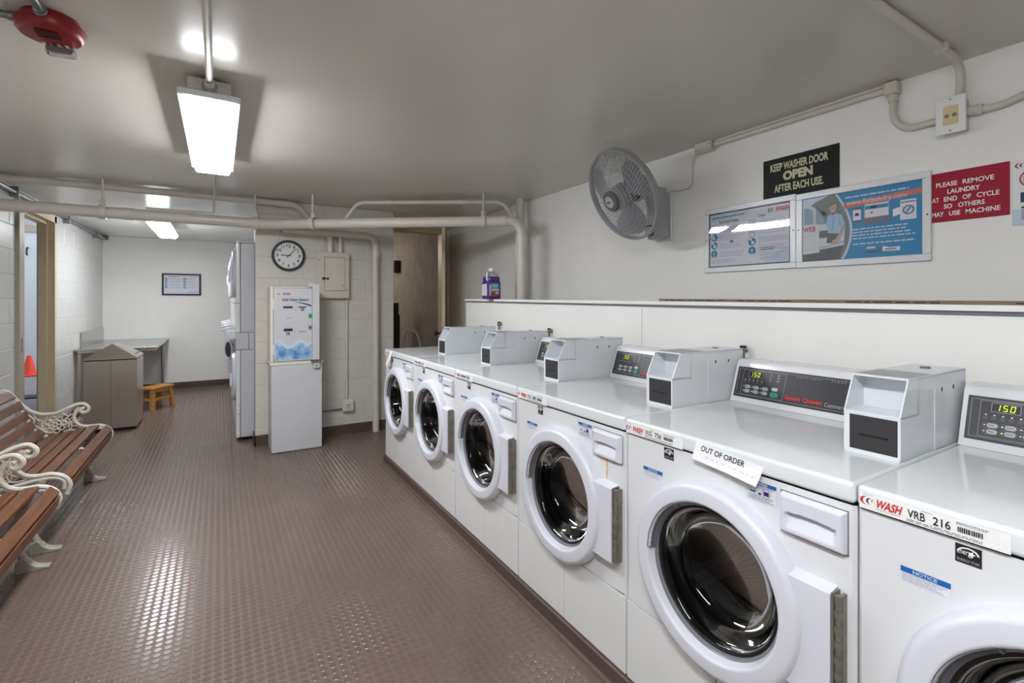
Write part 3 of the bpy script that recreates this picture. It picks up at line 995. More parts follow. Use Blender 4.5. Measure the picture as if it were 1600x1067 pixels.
# rust streak on the fourth
yf = Y1 - 3 * W
d = D((XF - 0.0003, yf, 0), UY, UZ)
d.poly([(0.585, 0.770), (0.597, 0.771), (0.595, 0.735), (0.593, 0.700), (0.588, 0.700), (0.587, 0.735)], M_RUST, 1)
d.poly([(0.528, 0.7705), (0.645, 0.7685), (0.645, 0.7665), (0.528, 0.7675)], M_RUST, 1)
d.build('rust_streak', washers[3])
yf = Y1 - 4 * W
d = D((XF - 0.0003, yf, 0), UY, UZ)
d.poly([(0.55, 0.7685), (0.665, 0.7685), (0.665, 0.7668), (0.55, 0.7668)], M_RUST, 1)
d.build('rust_line', washers[4])
# notes on washers
def paper(yf, y0, y1, z0, z1, out0, out1, name, label, drop=0.0, curl=0.012, turn=0.0):
    """sheet hanging in front of the lid edge, its free end curling away; corners y0..y1, top z1, bottom z0"""
    g = G()
    n, m = 10, 8
    def S(a, b):
        y = y0 + (y1 - y0) * a + turn * b
        z = z1 + (z0 - z1) * b - drop * a
        x = XF - 0.0088 - out0 - (out1 - out0) * b - curl * b * b * (0.35 + 0.65 * a) - 0.002 * math.sin(5 * a + 2 * b)
        return Vector((x, yf - y, z))
    for k in (0, 1):
        V = [[g.bm.verts.new(S(i / n, j / m) + Vector((-0.0006 * k, 0, 0))) for j in range(m + 1)] for i in range(n + 1)]
        for i in range(n):
            for j in range(m):
                g.bm.faces.new((V[i][j], V[i + 1][j], V[i + 1][j + 1], V[i][j + 1]))
    return tag(g.build(name, M_PAPER), label, 'note'), S
yf5 = Y1 - 4 * W
note, S = paper(yf5, 0.286, 0.482, 0.879, 0.9275, 0.0006, 0.006, 'paper_note', 'white paper note reading OUT OF ORDER taped to a washer lid edge', 0.016, 0.012, -0.008)
# lettering lies on the curved sheet
def on_note(a, b, lay=0.0012):
    return S(a, b) + Vector((-lay, 0, 0))
vs, fs = text_shape('OUT OF ORDER', 0.018)
me = bpy.data.meshes.new('lettering')
me.from_pydata([tuple(on_note(0.10 + 0.66 * p[0], 0.40 - 0.32 * p[1])) for p in vs], [], fs)
finish('lettering', me, [M_INK], note, False)
rg = random.Random(9)
v, f = [], []
u = 0.20
while u < 0.92:
    w = 0.03 + 0.05 * rg.random()
    for k in range(6):
        p = [(u + w * (k + e) / 6, 0.66 + 0.07 * math.sin((k + e) * 2.3 + u * 20)) for e in (0, 1)]
        b = len(v)
        v += [tuple(on_note(p[0][0], p[0][1])), tuple(on_note(p[1][0], p[1][1])), tuple(on_note(p[1][0], p[1][1] - 0.022)), tuple(on_note(p[0][0], p[0][1] - 0.022))]
        f.append((b, b + 1, b + 2, b + 3))
    u += w + 0.035
me = bpy.data.meshes.new('handwriting')
me.from_pydata(v, [], f)
finish('handwriting', me, [M_MIDP], note, False)
paper(Y1, 0.165, 0.215, 0.82, 0.934, 0.0006, 0.030, 'paper_strip', 'narrow white paper strip hanging over the farthest washer lid', 0.0, 0.004, -0.03)
# water valves on the partition
for k, (y, z) in enumerate(((3.394, 1.138), (2.70, 1.118), (1.27, 1.112))):
    nm = ['farthest', 'middle', 'nearest'][k]
    t = thing('water_valve', 'small dark water valve on the white partition, %s along the washer row' % nm, 'valve', (XP - 0.02, y, z), 'water valves behind the washers')
    G().cyl((XP, y, z), (XP - 0.035, y, z), 0.009, 10).cyl((XP - 0.022, y, z), (XP - 0.022, y, z - 0.04), 0.008, 10).build('valve_body', M_HINGE, t)
    G().lathe([(0.0, 0.008), (0.014, 0.006), (0.014, -0.004), (0.0, -0.006)], (XP - 0.022, y, z + 0.016), (0, 0, 1), 10).build('handle', M_BLACK, t)
# ------------------------------------------------------------------ pipes, conduits, electrics
def strap(t, x, y, z, r, dirx, diry, top):
    """hanger: band round the pipe and a rod to the ceiling"""
    g = G()
    n = Vector((dirx, diry, 0)).normalized()
    s = Vector((-n.y, n.x, 0))
    for k in (-1, 1):
        c0 = Vector((x, y, z)) + n * 0.014 * k
    ring = []
    for a in range(17):
        an = PI / 2 + 2 * PI * a / 16
        ring.append((math.cos(an), math.sin(an)))
    q0 = [[g.bm.verts.new(Vector((x, y, z)) + n * e + s * (c * rr) + Vector((0, 0, v * rr))) for (c, v) in ring] for (e, rr) in ((-0.022, r + 0.001), (-0.022, r + 0.011), (0.022, r + 0.011), (0.022, r + 0.001))]
    for a in range(16):
        for i in range(4):
            A, B = q0[i], q0[(i + 1) % 4]
            g.bm.faces.new((A[a], A[a + 1], B[a + 1], B[a]))
    st = g.build('hanger_strap', M_PIPE, t)
    G().tube([(x, y, z + r), (x, y, top)], 0.0085, 8).box(x - 0.016, x + 0.016, y - 0.016, y + 0.016, z + r + 0.004, z + r + 0.05, 0.003).build('hanger_rod', M_PIPE, t)

def coupling(t, c, dr, r, h=0.05, name='coupling'):
    g = G()
    g.lathe([(r, -h / 2), (r + 0.005, -h / 2), (r + 0.005, -h / 2 + 0.008), (r + 0.0035, -h / 2 + 0.01), (r + 0.0035, h / 2 - 0.01), (r + 0.005, h / 2 - 0.008), (r + 0.005, h / 2), (r, h / 2)], c, dr, 20)
    return g.build(name, M_PIPE, t)

ZA, RA = 2.008, 0.0435
t = thing('drain_pipe', 'large cream drain pipe crossing under the ceiling and turning down behind the ledge', 'pipe', (0.4, 4.75, 1.9))
kx, ky = 0.36, 4.79
ex, ey = 2.2, 3.48
G().tube([(XL, 4.80, ZA), (kx - 0.04, 4.80, ZA)], RA, 24).build('pipe_run', M_PIPE, t)
dv = Vector((ex - 0.45, ey - 4.73, 0)).normalized()
G().tube(fillet([(kx - 0.04, 4.80, ZA), (0.42, 4.775, ZA), (ex - dv.x * 0.0, ey - dv.y * 0.0, ZA), (ex, ey, 1.7)], 0.125, 9)[:-1] + [(ex, ey, 1.78)], RA, 24).build('pipe_run', M_PIPE, t)
G().tube([(ex, ey, 1.79), (ex, ey, 0.02)], RA, 24).build('pipe_drop', M_PIPE, t)
coupling(t, (0.335, 4.80, ZA), (1, 0, 0), RA, 0.06)
coupling(t, (0.47, 4.735, ZA), (0.86, -0.5, 0), RA, 0.05)
coupling(t, (-0.61, 4.80, ZA), (1, 0, 0), RA, 0.07)
coupling(t, tuple(Vector((ex, ey, ZA)) - dv * 0.16), tuple(dv), RA, 0.06)
coupling(t, (ex, ey, 1.845), (0, 0, 1), RA, 0.075)
strap(t, -0.765, 4.80, ZA, RA, 1, 0, ZC)
strap(t, 0.272, 4.80, ZA, RA, 1, 0, ZC)
p = Vector((ex, ey, ZA)) - dv * 1.84
strap(t, p.x, p.y, ZA, RA, dv.x, dv.y, ZC)
p = Vector((ex, ey, ZA)) - dv * 0.33
strap(t, p.x, p.y, ZA, RA, dv.x, dv.y, ZC)

ZU = ZC - 0.034
t = thing('ceiling_pipe', 'cream pipe hugging the ceiling just above the large drain pipe', 'pipe', (0, 4.93, 2.2))
G().tube(fillet([(XL, 4.94, ZU), (0.62, 4.92, ZU), (0.72, 4.97, ZU - 0.10), (0.72, 4.99, ZU - 0.12)], 0.06, 6), 0.029, 18).build('pipe_run', M_PIPE, t)
for x in (0.10, 0.50):
    coupling(t, (x, 4.93, ZU), (1, 0, 0), 0.029, 0.075)

t = thing('wall_drain_pipe', 'cream drain pipe running above the panel box and down the block wall', 'pipe', (1.38, 4.95, 0))
zz = 1.985
G().tube(fillet([(0.50, 4.945, zz), (1.36, 4.95, zz), (1.37, 4.95, 0.0)], 0.10, 8), 0.032, 18).build('pipe_run', M_PIPE, t)
coupling(t, (1.22, 4.95, zz), (1, 0, 0), 0.032, 0.05)
coupling(t, (1.37, 4.95, 1.80), (0, 0, 1), 0.032, 0.05)
g = G()
g.box(1.335, 1.43, 4.985, 4.998, 0.80, 0.83).cyl((1.425, 4.99, 0.815), (1.425, 4.965, 0.815), 0.008, 8)
g.build('wall_clamp', M_PIPE, t)

t = thing('small_ceiling_pipe', 'thin cream pipe arching over the large drain pipe towards the right wall', 'pipe', (1.5, 4.2, 2.1))
zc_ = ZC - 0.055
G().tube(fillet([(0.95, 4.50, ZA + 0.02), (1.06, 4.42, zc_), (2.16, 3.74, zc_ + 0.003), (2.30, 3.70, ZA), (2.30, 3.72, 1.9), (2.31, 3.74, 0.9)], 0.07, 6), 0.018, 12).build('pipe_run', M_PIPE, t)
for (x, y) in ((1.30, 4.27), (1.85, 3.93)):
    coupling(t, (x, y, zc_ + 0.001), (0.85, -0.53, 0), 0.018, 0.04)
t = tag(G().tube([(2.36, 3.76, ZC), (2.36, 3.76, 0.9)], 0.036, 16).build('riser_pipe', M_PIPE), 'cream vertical riser pipe close to the right wall behind the ledge', 'pipe')

# conduit over the ceiling towards the camera, from the first light
t = thing('ceiling_conduit', 'cream conduit on the ceiling feeding the nearest fluorescent light', 'conduit', (-0.034, 1.0, 2.2))
G().tube(fillet([(-0.034, 0.72, ZC - 0.016), (-0.034, 2.25, ZC - 0.016), (-0.034, 2.37, ZC - 0.045)], 0.06, 5), 0.0125, 12).build('conduit_run', M_PIPE, t)
G().lathe([(0.012, -0.03), (0.017, -0.028), (0.017, -0.005), (0.020, -0.003), (0.020, 0.006), (0.012, 0.008)], (-0.034, 2.356, ZC - 0.040), (0, 1, 0), 14).build('connector', M_PIPE, t)
t = tag(G().tube(fillet([(-0.034, 3.60, ZC - 0.05), (-0.034, 4.72, ZC - 0.016), (-0.036, 4.76, ZA + 0.1), (-0.036, 4.80, ZA + 0.058), (-0.5, 4.80, ZA + 0.056)], 0.05, 5), 0.009, 10).build('light_cable', M_PIPE), 'thin cream conduit from the nearest light to the large drain pipe', 'conduit')

# grey conduit along the top of the left wall
t = thing('wall_conduit', 'grey metal conduit along the top of the white block wall', 'conduit', (XL + 0.03, 7.0, 2.18))
G().tube(fillet([(XL + 0.028, YN, 2.195), (XL + 0.028, 6.30, 2.195), (XL + 0.028, 6.40, 2.215), (XL + 0.028, 8.86, 2.215), (XL + 0.05, 8.90, 2.235), (XL + 0.06, 8.90, ZC)], 0.05, 4), 0.018, 12).build('conduit_run', M_STEELC, t)
G().lathe([(0.03, -0.03), (0.03, 0.03), (0.0, 0.03)], (XL + 0.04, 8.88, 2.225), (1, 0, 0), 14).build('elbow_body', M_HINGE, t)
for y in (5.35, 6.9, 8.3):
    G().box(XL, XL + 0.055, y - 0.012, y + 0.012, 2.155, 2.238, 0.003).build('clip', M_STEELC, t)

# conduit, boxes and outlet on the right wall
t = thing('right_wall_conduit', 'cream conduit along the top of the right wall above the signs', 'conduit', (XW, 1.3, 2.2))
xr = XW - 0.018
G().tube([(xr, 1.80, 2.236), (xr, 0.955, 2.236)], 0.013, 12).build('conduit_run', M_PIPE, t)
G().tube([(xr + 0.006, 1.80, 2.257), (xr + 0.006, 0.955, 2.257)], 0.009, 10).build('conduit_run', M_PIPE, t)
G().box(XW - 0.05, XW, 0.905, 0.955, 2.205, 2.258, 0.005).build('elbow_box', M_PIPE, t)
G().lathe([(0.013, 0.0), (0.018, 0.0), (0.018, 0.03), (0.013, 0.03)], (xr, 0.93, 2.175), (0, 0, 1), 14).build('connector', M_PIPE, t)
G().tube(fillet([(xr, 0.93, 2.205), (xr, 0.93, 2.10), (xr, 0.885, 2.045), (xr, 0.775, 2.048)], 0.09, 8), 0.013, 12).build('conduit_bend', M_PIPE, t)
t = thing('junction_box', 'cream junction box on the right wall above the fan cord', 'junction box', (XW, 1.86, 2.2))
G().box(XW - 0.045, XW, 1.807, 1.922, 2.205, 2.262, 0.004).build('box', M_PIPE, t)
for (y, z) in ((1.82, 2.245), (1.91, 2.222)):
    G().lathe([(0.0, 0.003), (0.004, 0.002), (0.004, 0.0)], (XW - 0.045, y, z), (-1, 0, 0), 8).build('screw', M_HINGE, t)
t = thing('outlet_box', 'white square outlet box with a tan insert high on the right wall', 'outlet', (XW, 0.735, 1.98))
G().box(XW - 0.05, XW, 0.69, 0.765, 1.985, 2.105, 0.004).build('box', M_PIPE, t)
pl = G().box(XW - 0.056, XW - 0.05, 0.684, 0.776, 1.977, 2.119, 0.0025).build('cover_plate', M_WHITEP, t)
G().box(XW - 0.059, XW - 0.055, 0.706, 0.752, 2.010, 2.082, 0.001).build('insert', M_TAN, pl)
for y in (0.717, 0.740):
    G().lathe([(0.0, 0.002), (0.0075, 0.0015), (0.0075, 0.0)], (XW - 0.059, y, 2.045), (-1, 0, 0), 10).build('jack', M_HINGE, pl)
for z in (1.987, 2.108):
    G().lathe([(0.0, 0.002), (0.003, 0.001), (0.003, 0.0)], (XW - 0.056, 0.73, z), (-1, 0, 0), 8).build('screw', M_HINGE, pl)
t = thing('outlet_conduit', 'cream conduit from the ceiling bending down to the square outlet box', 'conduit', (2.3, 0.71, 2.1))
G().tube(fillet([(0.9, 0.70, ZC - 0.015), (2.40, 0.702, ZC - 0.015), (2.455, 0.705, 2.19), (2.458, 0.715, 2.10)], 0.07, 8), 0.014, 12).build('conduit_run', M_PIPE, t)
G().box(2.24, 2.27, 0.683, 0.722, ZC - 0.032, ZC, 0.003).build('clip', M_PIPE, t)
t = thing('side_conduit', 'cream conduit rising from the outlet box to the right picture edge', 'conduit', (XW, 0.5, 2.1))
G().tube(fillet([(xr, 0.69, 2.055), (xr, 0.60, 2.045), (xr, 0.50, 2.075), (xr, 0.36, 2.14), (xr, 0.20, 2.16)], 0.08, 6), 0.013, 12).build('conduit_run', M_PIPE, t)
G().tube([(xr, 0.69, 2.055), (xr, 0.645, 2.050)], 0.019, 14).build('connector', M_PIPE, t)

# breaker panel on the block wall
t = thing('breaker_panel', 'cream electrical breaker panel on the block wall beside the clock', 'electrical panel', (0.95, YC, 1.355))
G().box(0.81, 1.09, YC - 0.06, YC, 1.37, 1.79, 0.003).build('box', M_PANELBOX, t)
cv = G().box(0.798, 1.10, YC - 0.066, YC - 0.06, 1.355, 1.80, 0.003).build('cover', M_PANELBOX, t)
G().box(0.868, 1.062, YC - 0.0668, YC - 0.0655, 1.425, 1.755).build('door_gap', M_HINGE, t, smooth=False)
dd_ = G().box(0.872, 1.058, YC - 0.071, YC - 0.066, 1.430, 1.750, 0.004, 2).build('door', M_PANELBOX, t)
G().box(0.846, 0.880, YC - 0.079, YC - 0.066, 1.535, 1.555, 0.002).build('hasp', M_BLACK, dd_)
G().lathe([(0.0, 0.014), (0.010, 0.012), (0.012, 0.0)], (0.897, YC - 0.071, 1.545), (0, -1, 0), 12).build('latch', M_BLACK, dd_)
d = D((0, YC - 0.0713, 0), UX, UZ)
d.frame(0.905, 1.572, 0.928, 1.594, 0.0015, M_MIDP, 1)
d.build('label_outline', dd_)
for (x, z) in ((0.822, 1.725), (1.08, 1.735), (1.08, 1.438), (1.04, 1.475)):
    G().lathe([(0.0, 0.003), (0.006, 0.002), (0.006, 0.0)], (x, YC - 0.066 - (0.005 if x == 1.04 else 0), z), (0, -1, 0), 8).build('screw', M_HINGE, t)
G().box(1.10, 1.125, YC - 0.03, YC - 0.01, 1.755, 1.775, 0.003).build('side_lug', M_PANELBOX, t)
for k, (x, r) in enumerate(((0.925, 0.027), (1.022, 0.019))):
    nm = ['thick', 'thin'][k]
    t = thing('panel_riser', '%s cream conduit rising from the breaker panel top to the drain pipe' % nm, 'conduit', (x, YC - 0.035, 1.80))
    G().tube([(x, YC - 0.034, 1.795), (x, YC - 0.034, 1.985)], r, 14).build('conduit_run', M_PIPE, t)
    coupling(t, (x, YC - 0.034, 1.825), (0, 0, 1), r, 0.04)
t = thing('wall_outlet', 'square cream outlet box low on the block wall', 'outlet', (1.10, YC, 0.22))
G().box(1.045, 1.155, YC - 0.045, YC, 0.225, 0.345, 0.018, 3).build('box', M_PIPE, t)
G().lathe([(0.0, 0.003), (0.028, 0.002), (0.028, 0.0)], (1.10, YC - 0.045, 0.285), (0, -1, 0), 18).build('receptacle', M_PANELBOX, t)
G().box(1.086, 1.092, YC - 0.0485, YC - 0.047, 0.287, 0.303).box(1.106, 1.112, YC - 0.0485, YC - 0.047, 0.287, 0.303).box(1.096, 1.102, YC - 0.0485, YC - 0.047, 0.264, 0.274).build('slots', M_DARK, t, smooth=False)
t = thing('outlet_feed', 'thin cream conduit from the breaker panel down to the low wall outlet', 'conduit', (1.09, YC, 0.34))
G().tube([(1.088, YC - 0.016, 1.36), (1.088, YC - 0.016, 0.34)], 0.011, 10).build('conduit_run', M_PIPE, t)
t = thing('kiosk_feed', 'thin metal conduit from the low wall outlet to the kiosk', 'conduit', (0.9, YC, 0.22))
G().tube([(1.05, YC - 0.018, 0.262), (0.80, YC - 0.018, 0.25)], 0.008, 10).build('conduit_run', M_STEELC, t)

# wall clock
t = thing('wall_clock', 'round black-rimmed wall clock with a white dial on the block wall', 'clock', (0.558, YC, 1.61))
c = (0.558, YC, 1.754)
ax = (0, -1, 0)
G().lathe([(0.143, 0.0), (0.144, 0.028), (0.139, 0.034), (0.126, 0.034), (0.1215, 0.026), (0.1215, 0.02)], c, ax, 56).build('rim', M_BLACK, t)
G().lathe([(0.0, 0.018), (0.123, 0.018), (0.123, 0.0), (0.0, 0.0)], c, ax, 48).build('dial_plate', M_PAPER, t)
d = D((0.558, YC - 0.0184, 1.754), UX, UZ)
for h in range(1, 13):
    a = PI / 2 - h * PI / 6
    s = str(h)
    hw = 0.0095 * len(s) if h != 11 else 0.012
    if h == 1:
        hw = 0.005
    cu, cv_ = 0.093 * math.cos(a), 0.093 * math.sin(a)
    d.text(s, cu - hw, cv_ - 0.0145, cu + hw, cv_ + 0.0145, M_INK, 2, 0.02)
for k in range(60):
    a = k * PI / 30
    w = 0.0008 if k % 5 else 0.0016
    c0, s0 = math.cos(a), math.sin(a)
    d.poly([(0.113 * c0 - w * s0, 0.113 * s0 + w * c0), (0.113 * c0 + w * s0, 0.113 * s0 - w * c0), (0.117 * c0 + w * s0, 0.117 * s0 - w * c0), (0.117 * c0 - w * s0, 0.117 * s0 + w * c0)], M_MIDP, 2)
d.build('numerals', t)
def hand(name, ang, ln, w, tail):
    a = math.radians(ang)
    g = G(Matrix.Translation((0.558, YC - 0.0215, 1.754)) @ Matrix.Rotation(-a, 4, 'Y'))
    g.box(-tail, ln, -0.001, 0.001, -w, w)
    g.build(name, M_INK, t, smooth=False)
hand('minute_hand', 45, 0.098, 0.003, 0.025)
hand('hour_hand', 178, 0.066, 0.0035, 0.022)
G().lathe([(0.0, 0.0255), (0.006, 0.0255), (0.006, 0.018)], c, ax, 14).build('hub', M_INK, t)
G().lathe([(0.0, 0.031), (0.06, 0.0300), (0.1225, 0.0275)], c, ax, 48).build('lens', M_PANE, t)

# fan on the right wall
t = thing('wall_fan', 'grey oscillating fan mounted high on the right wall', 'fan', (XW, 2.2, 1.70))
C0 = Vector((2.063, 2.142, 1.956))
az, el = math.radians(172.5), math.radians(-27.5)
n_ = Vector((math.cos(el) * math.cos(az), math.cos(el) * math.sin(az), math.sin(el)))
u_ = n_.cross(Vector((0, 0, 1))).normalized()
v_ = u_.cross(n_)
FM = Matrix(((u_.x, v_.x, n_.x, C0.x), (u_.y, v_.y, n_.y, C0.y), (u_.z, v_.z, n_.z, C0.z), (0, 0, 0, 1)))
R = 0.279
g = G(FM)
g.lathe([(R - 0.008, 0.012), (R + 0.002, 0.014), (R + 0.007, 0.004), (R + 0.006, -0.024), (R - 0.002, -0.028), (R - 0.006, -0.01), (R - 0.008, 0.012)], (0, 0, 0), (0, 0, 1), 72)
g.build('guard_rim', M_FAN, t)
def guard(z_rim, z_mid, r_in, bow, name, n, sw, rings, m, wr):
    g = G(FM)
    for k in range(n):
        a = 2 * PI * k / n
        pts = []
        for i in range(7):
            q = i / 6
            r = r_in + (R - 0.003 - r_in) * q
            z = z_mid + (z_rim - z_mid) * q ** 3.2
            pts.append((r * math.cos(a + sw * (1 - q) ** 1.2), r * math.sin(a + sw * (1 - q) ** 1.2), z))
        g.tube(pts, wr, 5, cap=False)
    gu = g.build(name, m, t)
    g = G(FM)
    for rr in rings:
        q = (rr - r_in) / (R - 0.003 - r_in)
        z = z_mid + (z_rim - z_mid) * q ** 3.2
        g.tube([(rr * math.cos(2 * PI * k / 48), rr * math.sin(2 * PI * k / 48), z + bow) for k in range(48)], wr, 4, closed=True)
    g.build('guard_rings', m, gu)
guard(0.006, 0.078, 0.060, 0.001, 'front_guard', 72, 0.7, (0.10, 0.13, 0.16, 0.19, 0.215, 0.236), M_FANL, 0.0016)
guard(-0.018, -0.085, 0.07, -0.001, 'rear_guard', 60, -0.25, (0.13, 0.19, 0.23), M_FAN, 0.0014)
g = G(FM)
g.lathe([(0.0, 0.104), (0.034, 0.1035), (0.056, 0.100), (0.063, 0.090), (0.062, 0.070), (0.0, 0.068)], (0, 0, 0), (0, 0, 1), 32)
hc = g.build('hub_cap', M_FAND, t)
g = G(FM)
g.lathe([(0.0, 0.1065), (0.034, 0.1058), (0.036, 0.103)], (0, 0, 0), (0, 0, 1), 28)
bd = g.build('badge', M_FANL, hc)
d = D(tuple(FM @ Vector((0, 0, 0.1066))), tuple(-u_) if u_.y > 0 else tuple(u_), tuple(v_))
if d.N.dot(n_) < 0:
    d.U = -d.U
    d.N = d.U.cross(d.V)
d.lines(-0.018, -0.005, 0.018, 0.006, 1, M_INK, 3, fill=0.9, ragged=0.0)
d.build('badge_lettering', hc)
g = G(FM)
g.lathe([(0.0, 0.058), (0.062, 0.056), (0.074, 0.046), (0.078, -0.02), (0.0, -0.02)], (0, 0, 0), (0, 0, 1), 28)
g.build('blade_hub', M_FAND, t)
for b in range(3):
    g = G(FM @ Matrix.Rotation(b * 2 * PI / 3 + 0.35, 4, 'Z'))
    nr, na = 8, 8
    V = []
    for i in range(nr + 1):
        q = i / nr
        r = 0.072 + 0.178 * q
        half = (0.35 + 0.30 * math.sin(PI * min(1, q * 0.8 + 0.1))) * (1.0 if q < 0.85 else 1 - (q - 0.85) * 1.6)
        row = []
        for j in range(na + 1):
            a = (j / na - 0.5) * 2 * half + 0.35 * q
            row.append(g.bm.verts.new((r * math.cos(a), r * math.sin(a), 0.022 * (j / na - 0.5) * 2 * (1.2 - 0.5 * q))))
        V.append(row)
    for i in range(nr):
        for j in range(na):
            g.bm.faces.new((V[i][j], V[i + 1][j], V[i + 1][j + 1], V[i][j + 1]))
    bmesh.ops.solidify(g.bm, geom=g.bm.faces[:], thickness=0.002)
    g.build('blade', mat('translucent_grey_blade', (164, 167, 170), 0.35), t)
g = G(FM)
g.lathe([(0.070, -0.080), (0.078, -0.095), (0.075, -0.16), (0.06, -0.19), (0.0, -0.195)], (0, 0, 0), (0, 0, 1), 28)
g.build('motor_housing', M_FANL, t)
mb = FM @ Vector((0, 0, -0.15))
G().tube([tuple(mb), (2.32, 2.16, 1.97), (2.39, 2.19, 1.90)], [0.035, 0.032, 0.04], 14).build('neck', M_FANL, t)
g = G()
g.prism([(2.19 - 0.062, 1.735), (2.19 + 0.045, 1.72), (2.19 + 0.062, 1.76), (2.19 + 0.06, 2.0), (2.19 + 0.03, 2.06), (2.19 - 0.03, 2.06), (2.19 - 0.055, 2.0)], 'x', 2.375, 2.468, 0.014, 3)
g.build('wall_bracket', M_FANL, t)
G().box(2.468, XW, 2.12, 2.255, 1.715, 2.03, 0.004).build('mounting_plate', M_FRAMEW, t)
G().box(2.369, 2.377, 2.182, 2.246, 1.745, 1.815, 0.012, 3).build('switch_plate', M_FAND, t)
G().lathe([(0.0, 0.022), (0.019, 0.021), (0.022, 0.0)], (2.370, 2.214, 1.78), (-1, 0, 0), 18).build('speed_knob', M_FANL, t)
G().lathe([(0.0, 0.05), (0.012, 0.048), (0.014, 0.0)], (2.40, 2.19, 2.05), (0, 0, 1), 12).build('oscillation_knob', M_FRAMEW, t)
t = tag(G().tube(fillet([(XW - 0.02, 2.12, 2.03), (XW - 0.006, 2.08, 2.02), (XW - 0.006, 1.99, 2.02), (XW - 0.006, 1.965, 2.04), (XW - 0.006, 1.965, 2.15), (XW - 0.01, 1.955, 2.19), (XW - 0.02, 1.92, 2.215)], 0.03, 4), 0.0045, 8).build('fan_cord', M_PIPE), 'pale cord from the wall fan up to the junction box', 'cord')

# fire alarm on the ceiling
t = thing('fire_alarm', 'red round fire alarm with a clear strobe on the ceiling', 'fire alarm', (-0.478, 2.168, 2.16))
cx, cy = -0.478, 2.168
G().lathe([(0.074, 0.0), (0.076, -0.03), (0.0, -0.03)], (cx, cy, ZC), (0, 0, 1), 36).build('back_box', M_RED, t)
al = G().lathe([(0.080, -0.018), (0.087, -0.022), (0.090, -0.030), (0.086, -0.050), (0.078, -0.060), (0.074, -0.062), (0.0, -0.066)], (cx, cy, ZC), (0, 0, 1), 48).build('alarm_body', M_RED, t)
g = G()
for k in range(7):
    g.box(cx - 0.030, cx + 0.030, cy - 0.052 + k * 0.008, cy - 0.048 + k * 0.008, ZC - 0.0672, ZC - 0.0645)
g.build('sounder_grille', mat('dark_red_slots', (70, 8, 12), 0.5), al, smooth=False)
rr = math.radians(-8)
ux = Vector((math.cos(rr), math.sin(rr), 0))
d = D((cx, cy, ZC - 0.0664), tuple(ux), (ux.y, -ux.x, 0))
# seen from below: letters read with the far side down
for k, ch in enumerate('FIRE'):
    d.text(ch, -0.036 + k * 0.020, -0.052, -0.025 + k * 0.020 if ch != 'I' else -0.033 + k * 0.020, -0.030, M_WHITEP, 4, 0.03)
d.poly([(0.047, -0.058), (0.058, -0.052), (0.049, -0.036)], M_GREYP, 3)
d.build('lettering', al)
G(Matrix.Translation((cx, cy, ZC - 0.066)) @ Matrix.Rotation(rr, 4, 'Z')).box(-0.038, 0.040, 0.054, 0.086, -0.026, 0.004, 0.006, 2).build('strobe_lens', M_CLEAR, al)
G(Matrix.Translation((cx, cy, ZC - 0.066)) @ Matrix.Rotation(rr, 4, 'Z')).box(-0.034, 0.036, 0.056, 0.062, -0.016, 0.002).cyl((-0.026, 0.07, -0.012), (0.028, 0.07, -0.012), 0.005, 10).build('strobe_reflector', M_ALU, al)
for k, (pth, lb) in enumerate((([(cx - 0.005, cy - 0.07, ZC - 0.02), (cx - 0.005, -0.6, ZC - 0.02)], 'running towards the camera'), ([(cx - 0.06, cy, ZC - 0.018), (XL + 0.01, cy + 0.03, ZC - 0.018)], 'running to the left wall'))):
    t2 = thing('alarm_conduit', 'galvanised conduit at the red fire alarm, ' + lb, 'conduit', pth[0], 'conduits at the fire alarm')
    G().tube(pth, 0.012, 12).build('conduit_run', M_STEELC, t2)
    a, b = Vector(pth[0]), Vector(pth[1])
    dd2 = (b - a).normalized()
    G().lathe([(0.012, 0.0), (0.018, 0.0), (0.018, 0.022), (0.015, 0.024), (0.015, 0.04), (0.012, 0.042)], tuple(a + dd2 * 0.002), tuple(dd2), 12).build('connector', M_STEELC, t2)
# ------------------------------------------------------------------ signs on the right wall
def wall_sign(name, label, y0, y1, z0, z1, m, th_=0.005):
    """flat sign; y0 is its left (far) edge"""
    t = thing(name, label, 'sign', (XW, (y0 + y1) / 2, z0))
    G().box(XW - th_, XW - 0.0005, y1, y0, z0, z1, 0.0008).build('board', m, t, smooth=False)
    return t, D((XW - th_ - 0.0003, y0, z0), UY, UZ)

t, d = wall_sign('rule_sign', 'black sign reading KEEP WASHER DOOR OPEN AFTER EACH USE', 1.516, 1.147, 1.860, 2.066, M_SIGNBLACK)
d.text('KEEP WASHER DOOR', 0.040, 0.139, 0.322, 0.179, M_SIGNGOLD, 2, 0.032)
d.text('OPEN', 0.106, 0.083, 0.252, 0.131, M_SIGNGOLD, 2, 0.055)
d.text('AFTER EACH USE.', 0.060, 0.028, 0.300, 0.068, M_SIGNGOLD, 2, 0.032)
d.build('lettering', t)
t, d = wall_sign('request_sign', 'maroon sign reading PLEASE REMOVE LAUNDRY AT END OF CYCLE', 0.812, 0.577, 1.643, 1.839, M_SIGNRED)
for (s, a, b, v) in (('PLEASE', 0.023, 0.088, 0.1385), ('REMOVE', 0.104, 0.194, 0.1385), ('LAUNDRY', 0.058, 0.155, 0.1085), ('AT', 0.010, 0.032, 0.079), ('END', 0.047, 0.088, 0.079), ('OF', 0.104, 0.129, 0.079), ('CYCLE', 0.145, 0.208, 0.079), ('SO', 0.047, 0.073, 0.0505), ('OTHERS', 0.091, 0.168, 0.0505), ('MAY', 0.010, 0.047, 0.021), ('USE', 0.063, 0.097, 0.021), ('MACHINE', 0.113, 0.211, 0.021)):
    d.text(s, a, v, b, v + 0.0185, M_WHITEP, 2, 0.02)
d.build('lettering', t)
t, d = wall_sign('notice_sheet', 'white notice with a prohibition circle, cut by the right picture edge', 0.571, 0.36, 1.60, 1.838, M_PAPER, 0.003)
